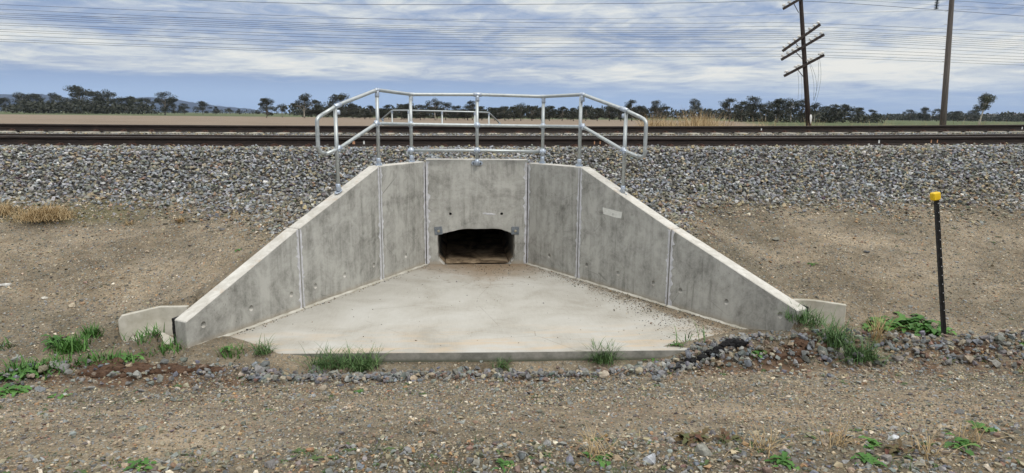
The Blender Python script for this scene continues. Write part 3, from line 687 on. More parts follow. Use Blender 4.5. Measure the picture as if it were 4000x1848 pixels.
# smear of white filler by the right hole
bm = bmesh.new()
for (x_, z_, sx, sz_) in ((.46, .795, .07, .014), (.40, .803, .04, .012), (.53, .79, .04, .009)):
    bmesh.ops.create_icosphere(bm, subdivisions=2, radius=1, matrix=Matrix.Translation((x_-CX, -.0005, z_)) @ Matrix.Diagonal((sx, .003, sz_, 1)))
bm_obj('filler_smear', bm, M_seal, hw)
for (x_, z_, rt_) in ((-.318, .535, -.10), (.873, .532, .02)):
    M = Matrix.Translation((x_-CX, -.001, z_)) @ Matrix.Rotation(rt_, 4, 'Y')
    mb = MB(); mb.box(-.061, .061, -.010, 0, -.061, .061, M=M); pl = mb.build('bracket_plate', M_plate, hw); bevel_obj(pl, .002)
    mb = MB(); Mb = M @ Matrix.Translation((.003, -.010, -.006)) @ Matrix.Rotation(R(90), 4, 'X'); mb.lathe([(.022, 0), (.022, .003), (.013, .004), (.013, .014), (.008, .016), (.008, .03)], 8, Mb); mb.build('bolt', M_bolt, pl)
# box culvert running under the tracks
bx_ = empty('box_culvert', (CX, 10.21, 0)); tag(bx_, 'dark concrete box culvert with silty floor running under the railway', 'culvert')
V = []; 
for yy in list(np.linspace(10.215, 20.6, 9)):
    for p in OCT: V.append((p[0]-CX, yy-10.21, p[1]+.0))
    for p in OCT: V.append((.269+(p[0]-.269)*1.2-CX, yy-10.21, .26+(p[1]-.26)*1.35))
F_ = []
for k in range(8):
    for i in range(8):
        a = k*16+i; b = k*16+(i+1) % 8; F_.append((a, b, b+16, a+16)); a += 8; b += 8; F_.append((b, a, a+16, b+16))
for i in range(8): F_.append((i, (i+1) % 8, (i+1) % 8+8, i+8)); 
F_.append(tuple(8*16+i for i in range(8)))  # closing face added at the unseen far end, keeps daylight out
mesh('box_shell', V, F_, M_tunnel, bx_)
M_silt = mat('damp_silt', lambda G_, b: (G_.ramp(G_.noise(G_.xyz(G_.sep(pos(G_))[0], G_.m('MULTIPLY', G_.sep(pos(G_))[1], .8), 0), 3.2, 6, .7, .7), [(.36, (.04, .028, .018)), (.46, (.14, .10, .062)), (.58, (.33, .25, .165)), (.75, (.42, .34, .24))]), (G_.noise(pos(G_), 18, 5), .6, .01)), .75)
xx = np.linspace(-.215, .772, 20); yy = np.linspace(10.03, 14.5, 50); V = []; F_ = []
for j in yy:
    for i in xx: V.append((i-CX, j-10.21, .006+.012*float(vnoise(i*6, j*5, 3))-max(0, .03-(j-10.03)*.3)*.0))
for j in range(49):
    for i in range(19): a = j*20+i; F_.append((a, a+1, a+21, a+20))
sil = mesh('silt_bed', V, F_, M_silt, bx_, True)
# apron
ap = [(-.50, 10.019), (1.05, 10.019), (1.682, 9.013), (2.553, 7.609), (3.43, 6.20), (3.40, 6.06), (1.84, 6.105), (.5, 6.133), (-1.76, 6.215), (-2.74, 6.235), (-2.655, 6.37), (-1.865, 7.711), (-1.074, 9.053)]
bm = bmesh.new(); top_ = [bm.verts.new((p[0]-CX, p[1]-8, 0)) for p in ap]; bot_ = [bm.verts.new((p[0]-CX, p[1]-8, -.24)) for p in ap]
bm.faces.new(top_); bm.faces.new(bot_[::-1])
for i in range(len(ap)): bm.faces.new((top_[i], top_[(i+1) % len(ap)], bot_[(i+1) % len(ap)], bot_[i]))
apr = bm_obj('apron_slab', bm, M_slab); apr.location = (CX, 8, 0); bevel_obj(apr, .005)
tag(apr, 'pale broomed concrete apron spreading out between the wing walls', 'concrete slab')
# side drains
def drain(pts, zt, label, flr, rounded):
    t = empty('drain_edge', (pts[0][0], pts[0][1], 0)); tag(t, label, 'concrete drain')
    o_ = t.location; th = .055; bm = bmesh.new(); n = len(pts)
    P = [Vector((p[0], p[1], 0)) for p in pts]; F1 = []; nrm = []
    for i in range(n):
        dd = (P[min(i+1, n-1)]-P[max(i-1, 0)]).normalized(); nrm.append(Vector((-dd.y, dd.x, 0)))
        if nrm[-1].y < 0: nrm[-1] = -nrm[-1]
    prof = []
    for i in range(n):
        zb = -.14 if not (rounded and i == 0) else .07; prof.append(zb)
    rows = []
    for i in range(n):
        q = P[i]-o_; rr = [bm.verts.new((q.x, q.y, zt[i])), bm.verts.new((q+nrm[i]*th)[:2]+(zt[i],)), bm.verts.new((q+nrm[i]*th)[:2]+(prof[i],)), bm.verts.new((q.x, q.y, prof[i]))]
        rows.append(rr)
    for a, b in zip(rows, rows[1:]):
        for k in range(4): bm.faces.new((a[k], a[(k+1) % 4], b[(k+1) % 4], b[k]))
    bm.faces.new(rows[0]); bm.faces.new(rows[-1][::-1])
    w_ = bm_obj('side_wall', bm, M_pale, t); bevel_obj(w_, .006)
    if flr:
        bm = bmesh.new(); a = [bm.verts.new((p[0]-o_.x, p[1]-o_.y, .012)) for p in flr]; b = [bm.verts.new((p[0]-o_.x, p[1]-o_.y, -.08)) for p in flr]
        bm.faces.new(a); bm.faces.new(b)
        for i in range(len(a)): bm.faces.new((a[i], a[(i+1) % len(a)], b[(i+1) % len(a)], b[i]))
        bm_obj('drain_floor', bm, M_pale, t)
drain([(-3.47, 6.70), (-3.43, 6.715), (-3.14, 6.90), (-2.98, 6.90), (-2.86, 6.88)], [.20, .25, .285, .285, .29], 'pale kinked concrete drain edge poking out beside the left wing tip', [(-3.40, 6.76), (-3.30, 6.62), (-2.92, 6.47), (-2.84, 6.60), (-3.12, 6.88)], True)
drain([(3.66, 6.70), (3.78, 6.70), (3.90, 6.665), (4.165, 6.50)], [.325, .325, .325, .315], 'pale concrete drain edge behind the right wing tip', [(3.72, 6.68), (3.66, 6.48), (3.95, 6.40), (4.12, 6.50), (3.88, 6.64)], False)

# ------------------------------------------------------------------ handrails
RT = .024
def clamp(c, dirs, parent, L_=.052, r=.0295):
    mb = MB()
    for d_ in dirs:
        d_ = Vector(d_).normalized(); mb.tube([Vector(c)-d_*L_, Vector(c)+d_*L_], r, 12)
    for d_ in dirs[:1]:
        d_ = Vector(d_).normalized(); s_ = Vector((d_.y, -d_.x, 0)).normalized()
        for k in (-1, 1): mb.tube([Vector(c)+d_*k*.035+s_*.02+Vector((0, 0, -.012)), Vector(c)+d_*k*.035+s_*.045+Vector((0, 0, -.012))], .008, 6)
    return mb.build('clamp', M_zinc, parent, True)
def post(t, base, topz, flange=True, tilt=0., dirv=Vector((1, 0, 0))):
    b = Vector(base); mb = MB(); mb.tube([b+Vector((0, 0, .02)), Vector((b.x, b.y, topz))], RT, 14); p = mb.build('post', M_galv, t, True)
    if flange:
        mb = MB(); q = dirv.normalized(); slope = Vector((q.x, q.y, tilt)).normalized(); nn = slope.cross(Vector((-q.y, q.x, 0))).normalized()
        if nn.z < 0: nn = -nn
        side_ = nn.cross(slope)
        M = Matrix((slope.to_4d(), side_.to_4d(), nn.to_4d(), (0, 0, 0, 1))).transposed()
        M[0][3], M[1][3], M[2][3] = b.x, b.y, b.z
        for i in range(3): M[3][i] = 0
        M[3][3] = 1
        M2 = M @ Matrix.Diagonal((1.5, .95, 1, 1))
        mb.lathe([(.043, 0), (.043, .008), (.040, .010)], 18, M2)
        mb.lathe([(.033, .01), (.031, .07), (.029, .08), (.029, .10), (.026, .103)], 14, Matrix.Translation(b))
        for k in (-1, 1): mb.lathe([(.009, 0), (.009, .02)], 6, M @ Matrix.Translation((k*.058, 0, .01)))
        mb.build('base_flange', M_zinc, p, True)
    return p
hr = empty('handrail', (CX, 9.9, 1.6)); tag(hr, 'galvanised tube handrail with looped ends standing on the near culvert walls', 'handrail')
def build_rail(name, pts, r=.085): 
    mb = MB(); mb.tube(fillet(pts, r, 7), RT, 14); return mb.build(name, M_galv, hr, True)
dl = Vector((LW[3][0]-LW[0][0], LW[3][1]-LW[0][1], 0)).normalized(); dr = Vector((RW[3][0]-RW[0][0], RW[3][1]-RW[0][1], 0)).normalized()
T_ = [(-1.099, 9.188, 2.620), (-.690, 9.882, 2.585), (.283, 9.955, 2.597), (1.262, 9.861, 2.577), (1.712, 9.131, 2.590)]
# top rail + loop + mid rail are one continuous bent tube either side: build rail runs
topL = (-1.597, 8.341, 2.330); topR = (2.242, 8.276, 2.30)
mid = [(-1.115, 9.160, 2.170), (-.700, 9.865, 2.155), (.279, 9.955, 2.147), (1.260, 9.860, 2.143), (1.722, 9.115, 2.152)]
build_rail('top_rail', [(-1.655, 8.242, 2.28)] + [(-1.510, 8.489, 2.40)] + T_[:1] + T_[1:] + [(2.134, 8.450, 2.384)] + [(2.283, 8.211, 2.29)], .07)
build_rail('mid_rail', [(-1.645, 8.259, 1.80), (-1.512, 8.485, 1.862)] + mid + [(2.146, 8.431, 1.858), (2.29, 8.200, 1.79)], .07)
build_rail('end_loop', [(-1.645, 8.259, 2.288), (-1.700, 8.168, 2.24), (-1.700, 8.168, 1.845), (-1.632, 8.281, 1.808)], .11)
build_rail('end_loop', [(2.272, 8.228, 2.297), (2.335, 8.127, 2.250), (2.335, 8.127, 1.80), (2.277, 8.221, 1.797)], .11)
build_rail('low_rail', [(-.705, 9.862, 1.772), (.276, 9.955, 1.772), (1.262, 9.857, 1.765)], .05)
sl_ = (TOPL[2]-TOPL[1])/((Vector(LW[2])-Vector(LW[1])).length); sr_ = (TOPR[2]-TOPR[1])/((Vector(RW[2])-Vector(RW[1])).length)
posts = [((-1.530, 8.455, 1.318), 2.36, dl, sl_), ((-1.100, 9.185, 1.600), 2.62, dl, 0), ((-.698, 9.868, 1.600), 2.585, dl, 0), ((1.260, 9.86, 1.59), 2.577, dr, 0), ((1.695, 9.16, 1.600), 2.59, dr, 0), ((2.150, 8.425, 1.300), 2.35, dr, sr_)]
for b_, tz, dv, tl in posts: post(hr, b_, tz, True, tl, dv)
# centre post bolted to the face of the headwall
p = post(hr, (.278, 9.955, 1.555), 2.597, False)
mb = MB(); mb.lathe([(.033, 0), (.033, .09), (.026, .095)], 14, Matrix.Translation((.278, 9.955, 1.545)))
mb.box(.215, .341, 9.988, 10.019, 1.555, 1.600); 
for k in (-1, 1):
    mb.lathe([(.034, 0), (.034, .012)], 14, Matrix.Translation((.278+k*.052, 10.012, 1.578)) @ Matrix.Rotation(R(90), 4, 'X'))
    mb.lathe([(.012, 0), (.012, .012)], 6, Matrix.Translation((.278+k*.055, 10.0, 1.578)) @ Matrix.Rotation(R(90), 4, 'X'))
mb.build('side_bracket', M_zinc, p, True)
Z_ = (0, 0, 1)
def dirn(a, b): return Vector(b)-Vector(a)
allm = [(-1.512, 8.485, 1.862)]+mid+[(2.146, 8.431, 1.858)]; allt = [(-1.510, 8.489, 2.395)]+T_+[(2.134, 8.450, 2.384)]
for i, c in enumerate(allm):
    clamp(c, [dirn(allm[max(i-1, 0)], allm[min(i+1, 6)]), Z_], hr, .045)
for i, c in enumerate(allt):
    dd = dirn(allt[max(i-1, 0)], allt[min(i+1, 6)]); mb = MB(); dd.normalize(); c = Vector(c)
    if i in (0, 6):
        mb.tube([c-dd*.06, c+dd*.06], .0315, 12); q = Vector((c.x, c.y, 0)); mb.lathe([(.03, 0), (.034, .02), (.034, .05), (.02, .062)], 12, Matrix.Translation((c.x, c.y, c.z-.11)))
        mb.lathe([(.010, -.035), (.010, .035)], 6, Matrix.Translation((c.x, c.y, c.z-.075)) @ Matrix.Rotation(R(90), 4, 'X'))
    else:
        e_ = .06 if i == 3 else .035
        if i == 3: mb.tube([c-dd*e_, c+dd*e_], .032, 12)
        else:
            for q in (allt[i-1], allt[i+1]):
                d_ = (Vector(q)-c).normalized(); mb.tube([c, c+d_*.045], .0285, 12)
            mb.tube([c, c+Vector((0,0,.001))], .0285, 12)
        mb.lathe([(.0285, 0), (.030, .02), (.029, .06), (.027, .085)], 12, Matrix.Translation((c.x, c.y, c.z-.098)))
        mb.lathe([(.009, -.04), (.009, .0)], 6, Matrix.Translation((c.x, c.y, c.z-.07)) @ Matrix.Rotation(R(-90), 4, 'X'))
    mb.build('clamp', M_zinc, hr, True)
for c in ((-.705, 9.862, 1.772), (.276, 9.955, 1.772), (1.262, 9.857, 1.765)): clamp(c, [(1, .0, 0), Z_], hr, .045)
# far handrail beyond the tracks
fr = empty('handrail', (-.49, 20.1, 1.4)); tag(fr, 'small distant galvanised handrail seen beyond both tracks', 'handrail')
FP = [(-2.04, 20.75, 2.408), (-1.49, 20.1, 2.410), (-.488, 20.0, 2.397), (.49, 20.1, 2.384), (.945, 20.75, 2.374)]
def frail(name, dz):
    pts = [(-2.45, 21.5, 2.13+dz*.9)]+[(p[0], p[1], p[2]+dz) for p in FP]+[(1.40, 21.6, 1.98+dz)]
    mb = MB(); mb.tube(fillet(pts, .06, 4), RT, 8); mb.build(name, M_galv, fr, True)
frail('top_rail', 0); frail('mid_rail', -.44)
for q in FP+[(-2.40, 21.4, 2.17), (1.32, 21.4, 2.06)]:
    mb = MB(); mb.tube([(q[0], q[1], 1.2), q], RT, 8); pp = mb.build('post', M_galv, fr, True)
    mb = MB(); mb.tube([(q[0], q[1], q[2]-.08), (q[0], q[1], q[2]-.01)], .032, 8); mb.build('clamp', M_zinc, pp)

for t_ in (hr, fr):
    for ch in t_.children: ch.location = -t_.location

# ------------------------------------------------------------------ railway
PR = [(-.073, 0), (-.073, .011), (-.025, .024), (-.0095, .042), (-.0085, .112), (-.034, .128), (-.0365, .136), (-.036, .160), (-.030, .170), (.030, .170), (.036, .160), (.0365, .136), (.034, .128), (.0085, .112), (.0095, .042), (.025, .024), (.073, .011), (.073, 0)]
def make_rail(yc, zf, label):
    X_ = [-90, -60, -40, -28, -20]+list(np.arange(-16, 20.1, 1.0))+[24, 32, 45, 65, 95]; V = []; F_ = []; mi = []; n = len(PR)
    for x_ in X_:
        z_ = float(zf(x_))-.17
        for p in PR: V.append((x_, p[0], p[1]+z_))
    for i in range(len(X_)-1):
        for k in range(n):
            a = i*n+k; b = i*n+(k+1) % n; F_.append((a, a+n, b+n, b)); mi.append(1 if k in (8,) else 0)
    t = mesh('rail', V, F_, [M_rail, M_head], None, False, mi); t.location = (0, yc, 0); tag(t, label, 'railway rail', 'rails of the two tracks'); return t
RY = (13.036, 14.541, 17.036, 18.541)
ra = make_rail(RY[0], rz1, 'dark rusty rail nearest the ballast slope')
rb = make_rail(RY[1], lambda x_: rz1(x_)-.004, 'rail whose bright head just shows over the nearest rail')
rc = make_rail(RY[2], rz2, 'rusty rail in front of the ploughed field, beyond the strip of pale sleepers')
rd_ = make_rail(RY[3], lambda x_: rz2(x_)-.035, 'furthest rail, almost wholly hidden behind the one before the field')
def rmark(parent, x_, w_, y_, z0, z1, m, zf, lean=0.):
    z_ = float(zf(x_))-.17; yl = -.013
    # follows the web and the head side
    pts = [(-.0115, .045), (-.0105, .11), (-.0365, .128), (-.039, .138), (-.0385, .158)]
    V = []; F_ = []
    sel = [p for p in pts if z0 <= p[1] <= z1]
    for i, p in enumerate(sel):
        k = lean*(i-1)*.3; V += [(x_-w_/2+k, p[0], z_+p[1]), (x_+w_/2+k, p[0], z_+p[1])]
    for i in range(len(sel)-1): F_.append((2*i, 2*i+1, 2*i+3, 2*i+2))
    if F_:
        o = mesh('paint_mark', V, F_, m, parent)
def px_x(px, y_):     # world x on the vertical plane y = y_ for a photo column near the rails
    d = ray(px, 530); return d.x/d.y*y_
for px in (1421,): rmark(ra, px_x(px, 13.03), .030, 0, .04, .12, M_white, rz1)
for px in (2323, 2345, 3640, 3664): rmark(ra, px_x(px, 13.03), .022, 0, .04, .12, M_orange, rz1)
for px in (3436,): rmark(ra, px_x(px, 13.03), .032, 0, .04, .12, M_white, rz1)
for px in (2972, 3988): rmark(rc, px_x(px, 17.03), .030, 0, .04, .12, M_white, rz2)
rmark(ra, px_x(1381, 13.03), .05, 0, .04, .11, M_orange, rz1)
# sleepers with clips
def make_sleeper():
    t = empty('sleeper', (0, 0, 0)); mb = MB()
    prof = [(-.125, -.20), (-.105, 0), (.105, 0), (.125, -.20)]
    V = []; 
    for y_ in (-1.25, 1.25): V += [(p[0], y_, p[1]) for p in prof]
    mb.add(V, [(0, 1, 2, 3), (7, 6, 5, 4), (0, 4, 5, 1), (1, 5, 6, 2), (2, 6, 7, 3), (3, 7, 4, 0)])
    b = mb.build('sleeper_body', M_sleep, t); bevel_obj(b, .012)
    for y_ in (-.82, .68):
        mb = MB(); yy_ = y_-.005
        mb.box(-.035, .035, yy_-.05, yy_-.012, 0, .032)
        mb.tube([(-.055, yy_-.02, .012), (-.06, yy_+.03, .022), (-.03, yy_+.05, .038), (0, yy_-.015, .046), (.03, yy_+.05, .038), (.06, yy_+.03, .022), (.055, yy_-.02, .012)], .011, 6)
        mb.build('rail_clip', M_clip, t)
    return t
proto = make_sleeper(); first = True
c1 = px_x(1863-.0, 13.03); c2 = px_x(1726.5, 17.03); rs_ = random.Random(3)
for (yc, zf, c0, lab, n0, n1, tk) in ((13.789, rz1, c1, 'concrete sleeper half buried in ballast under the nearer track', -18, 24, 1), (17.789, rz2, c2, 'pale concrete sleeper under the far track, its clip showing against the rail', -22, 30, 2)):
    for k in range(n0, n1):
        o = proto if first else copy_tree(proto); first = False
        x_ = c0+k*.648+rs_.uniform(-.008, .008); o.location = (x_, yc, float(zf(x_))-.1705)
        tag(o, lab, 'sleeper', 'sleepers of the nearer track' if tk == 1 else 'sleepers of the far track')

# ------------------------------------------------------------------ marker post
MP = Vector((5.085, 6.21, .06)); TP = Vector((4.822, 6.25, 1.565)); ax = (TP-MP).normalized()
mp = empty('marker_post', MP); tag(mp, 'black steel picket with a yellow cap leaning left at the right side', 'marker post')
sx = ax.cross(Vector((0, 1, 0))).normalized(); sy = sx.cross(ax)
def fl(ang):
    d_ = Vector((math.cos(ang), math.sin(ang))); pn = Vector((-d_.y, d_.x)); return d_, pn
mb = MB(); Lp = (TP-MP).length
for ang, ln in ((R(90), .026), (R(205), .031), (R(-25), .031)):
    d_, pn = fl(ang)
    pr = [d_*0+pn*.0028, d_*ln+pn*.0022, d_*ln-pn*.0022, d_*0-pn*.0028]; V = []
    for s_ in (-.1, Lp): V += [tuple(sx*q.x+sy*q.y+ax*s_) for q in pr]
    mb.add(V, [(0, 1, 5, 4), (1, 2, 6, 5), (2, 3, 7, 6), (4, 5, 6, 7), (3, 0, 4, 7)])
mb.build('picket', M_blackp, mp)
mb = MB()
for k in range(13):
    s_ = .28+k*.095; c = sx*(-.012)+sy*(-.0185)+ax*s_
    mb.lathe([(.0045, 0), (.0045, .004)], 8, Matrix.Translation(c) @ Matrix.Rotation(R(90), 4, 'X'))
mb.build('wire_hole', M_dot, mp)
bm = bmesh.new(); Mq = Matrix((sx.to_4d(), sy.to_4d(), ax.to_4d(), (0, 0, 0, 1))).transposed()
for i in range(3): Mq[3][i] = 0
Mq[3][3] = 1
q = ax*(Lp-.035); Mq[0][3], Mq[1][3], Mq[2][3] = q
bmesh.ops.create_cube(bm, size=1, matrix=Mq @ Matrix.Diagonal((.082, .066, .082, 1)))
cp = bm_obj('cap', bm, M_yellow, mp); bevel_obj(cp, .010)

# ------------------------------------------------------------------ plants
def blades(mb, n, L_, spread, w_=.004, droop=.6, c=(0, 0, 0), r=random, rad=.03):
    for i in range(n):
        a = r.uniform(0, 6.283); b0 = Vector((c[0]+r.gauss(0, rad), c[1]+r.gauss(0, rad), c[2]-.01)); ln = L_*r.uniform(.45, 1.1)*(1 if rad < .1 else max(.35, 1.3-.42*math.hypot(b0.x-c[0], b0.y-c[1])/rad))
        d_ = Vector((math.cos(a), math.sin(a), 0)); lean = r.uniform(.15, spread); dr = droop*r.uniform(.3, 1.2)
        pts = []; k = 6; p = b0.copy(); th = lean
        for j in range(k+1):
            pts.append(p.copy()); p = p+(d_*math.sin(th)+Vector((0, 0, math.cos(th))))*ln/k; th += dr/k*(1+j*.35)
        s_ = Vector((-d_.y, d_.x, 0)); V = []
        tw = r.uniform(-.5, .5); s_ = (s_*math.cos(tw)+Vector((0, 0, 1))*math.sin(tw)*.5).normalized()
        for j, q in enumerate(pts):
            ww = w_*(1-(j/k)**1.6)*r.uniform(.9, 1.1)+.0004; V += [q-s_*ww, q+s_*ww]
        mb.add(V, [(2*j, 2*j+1, 2*j+3, 2*j+2) for j in range(k)])
def tuft(name, x_, y_, n, L_, spread, w_, droop, m, label, cat, rad=.03, elong=None, seed=0, group=None, dz=0):
    r = random.Random(seed or int(x_*100+y_*10)); mb = MB()
    if elong:
        for i in range(elong[0]): 
            cx_ = (i-(elong[0]-1)/2)*elong[1]; blades(mb, n//elong[0], L_, spread, w_, droop, (cx_, r.gauss(0, .02), float(H(x_+cx_, y_))-float(H(x_, y_))), r, rad)
    else: blades(mb, n, L_, spread, w_, droop, (0, 0, 0), r, rad)
    o = mb.build(name, m); o.location = (x_, y_, float(H(x_, y_))+dz); tag(o, label, cat, group); return o
def weed(name, x_, y_, n, L_, m, label, cat, seed=1, up=.5, group=None, spread=.0):
    r = random.Random(seed); mb = MB()
    weed_leaves(mb, 0, 0, 0, n, L_, r, up, spread)
    o = mb.build(name, m); o.location = (x_, y_, float(H(x_, y_))); tag(o, label, cat, group); return o
def weed_leaves(mb, cx_, cy_, cz_, n, L_, r, up=.5, spread=0.):
    for i in range(n):
        a = i*2.4+r.uniform(-.4, .4); d_ = Vector((math.cos(a), math.sin(a), 0)); s_ = Vector((-d_.y, d_.x, 0)); ln = L_*r.uniform(.55, 1.15)
        b0 = Vector((cx_+r.gauss(0, spread), cy_+r.gauss(0, spread), cz_)); el = r.uniform(up*.5, up*1.5); k = 8; V = []; p = b0.copy(); th = el
        wb = ln*.17*r.uniform(.8, 1.2)
        for j in range(k+1):
            t_ = j/k; ww = wb*(math.sin(math.pi*min(1, t_**1.3*.93+.06))**.8)*(1.25 if j % 2 else .72)+.0006
            dz_ = Vector((0, 0, ww*.35)); V += [p-s_*ww+dz_, p.copy(), p+s_*ww+dz_]
            p = p+(d_*math.cos(th)+Vector((0, 0, math.sin(th))))*ln/k; th -= 1.1*el/k+.08
        F_ = []
        for j in range(k): F_ += [(3*j, 3*j+1, 3*j+4, 3*j+3), (3*j+1, 3*j+2, 3*j+5, 3*j+4)]
        mb.add(V, F_)
def gp(px, py):     # ground point under a photo pixel (display 2576 px wide)
    d = ray(px*1.5528, py*1.5528); lo = 1.5; 
    for i in range(900):
        t_ = 1.5+i*.012; z_ = 2.3+d.z*t_
        if z_ < float(H(d.x*t_, d.y*t_)): break
    return d.x*t_, d.y*t_
T = tuft
def tp(px, py): return gp(px, py)
x_, y_ = tp(868, 925); T('grass_tuft', x_, y_, 360, .29, 1.0, .0034, 1.0, M_grass, 'widest green grass tuft, growing along the left part of the apron edge', 'grass tuft', .045, (7, .09), 11)
x_, y_ = tp(905, 935); T('grass_tuft', x_, y_, 70, .22, 1.0, .004, .9, M_grass, 'arching grass tuft in front of the widest tuft by the apron edge', 'grass tuft', .03, None, 12)
x_, y_ = tp(662, 893); T('grass_tuft', x_, y_, 100, .20, 1.0, .0034, 1., M_grass, 'dark green grass tuft at the left front corner of the apron', 'grass tuft', .04, None, 13)
x_, y_ = tp(1515, 910); T('grass_tuft', x_, y_, 190, .30, 1.0, .0034, 1., M_grass, 'green grass tuft against the right part of the apron edge', 'grass tuft', .04, (3, .06), 14)
x_, y_ = tp(1262, 925); T('grass_tuft', x_, y_, 110, .16, .9, .0032, .8, M_grass, 'short grass tuft with reddish leaves at the middle of the apron edge', 'grass tuft', .04, None, 15)
x_, y_ = tp(1730, 862); T('grass_tuft', x_, y_, 16, .27, .9, .006, 1.2, M_grass, 'sparse broad bladed grass rising from grit near the right wing foot', 'grass tuft', .05, (3, .11), 16)
x_, y_ = tp(2020, 825); T('grass_tuft', x_, y_, 220, .22, .9, .0036, .9, M_grass, 'low grass tuft under the tip of the right wing wall', 'grass tuft', .06, (3, .09), 17)
x_, y_ = tp(2095, 865); T('grass_tuft', x_, y_, 170, .38, .8, .004, 1.1, M_grass, 'tall drooping grass tuft in front of the right drain edge', 'grass tuft', .06, None, 18)
x_, y_ = tp(2160, 900); T('grass_tuft', x_, y_, 320, .28, 1.2, .0036, .9, M_grass, 'spreading grass tuft on the stones below the tall drooping grass', 'grass tuft', .05, (3, .08), 19)
x_, y_ = tp(2205, 862); T('dry_grass_tuft', x_, y_, 90, .40, .7, .0022, .6, M_dry, 'straw coloured grass tuft between the tall green grass and the leafy plants', 'dry grass', .03, None, 20)
x_, y_ = tp(590, 895); T('grass_tuft', x_, y_, 90, .15, .8, .005, .6, M_weed, 'bright green tuft near the foot of the left wing tip', 'grass tuft', .05, None, 21)
x_, y_ = tp(395, 890); T('grass_tuft', x_, y_, 170, .15, .8, .005, .6, M_weed, 'bright green clump at the outer foot of the left wing tip', 'grass tuft', .07, (4, .08), 22)
x_, y_ = tp(232, 845); T('grass_tuft', x_, y_, 130, .15, .8, .005, .5, M_weed, 'rounded green clump to the left of the pale drain edge', 'grass tuft', .05, None, 23)
x_, y_ = tp(182, 882); T('grass_tuft', x_, y_, 200, .20, .8, .006, .5, M_weed, 'upright leafy green clump below and left of the rounded one', 'grass tuft', .06, None, 24)
x_, y_ = tp(100, 930); T('grass_tuft', x_, y_, 260, .15, 1.0, .006, .6, M_weed, 'broad low green clump on the bank at the far left', 'grass tuft', .09, (6, .08), 25)
x_, y_ = tp(255, 915); T('grass_tuft', x_, y_, 180, .13, 1.0, .006, .6, M_weed, 'flat green clump on the reddish bank below the upright leafy clump', 'grass tuft', .08, (5, .08), 26)
x_, y_ = tp(8, 875); T('grass_tuft', x_, y_, 40, .12, .8, .006, .5, M_weed, 'green clump cut by the left edge of the picture', 'grass tuft', .05, None, 27)
x_, y_ = tp(118, 550); T('dry_grass_tuft', x_, y_, 1700, .27, 1.1, .0028, .9, M_dry, 'big straw coloured clump at the foot of the ballast on the left', 'dry grass', .19, None, 28, dz=.02)
x_, y_ = tp(5, 535); T('dry_grass_tuft', x_, y_, 700, .24, 1.1, .003, .9, M_dry, 'straw coloured clump cut by the left edge beside the big dry clump', 'dry grass', .17, None, 29)
x_, y_ = tp(455, 560); T('dry_grass_tuft', x_, y_, 160, .11, 1.1, .0035, .5, M_dry, 'small dry tuft at the ballast foot left of the left wing', 'dry grass', .015, None, 30)
x_, y_ = tp(325, 565); T('dry_grass_tuft', x_, y_, 60, .08, 1.2, .0035, .5, M_dry, 'very low dry tuft between the big dry clump and the small dry tuft', 'dry grass', .03, None, 31)
for i, (px, py, lab) in enumerate([(1920, 1135, 'wispy dry grass stalks at the bottom edge, right of the middle'), (2100, 1120, 'thin straw stalks in the right foreground with seed heads'), (2330, 1150, 'dry grass stalks low in the right corner'), (1500, 1150, 'sparse straw coloured grass at the bottom edge near the middle'), (2450, 1110, 'dry stalks standing beside the green weeds in the right corner')]):
    x_, y_ = tp(px, py); T('dry_grass_tuft', x_, y_, 46, .22, 1.1, .0014, .8, M_dry, lab, 'dry grass', .04, None, 60+i)
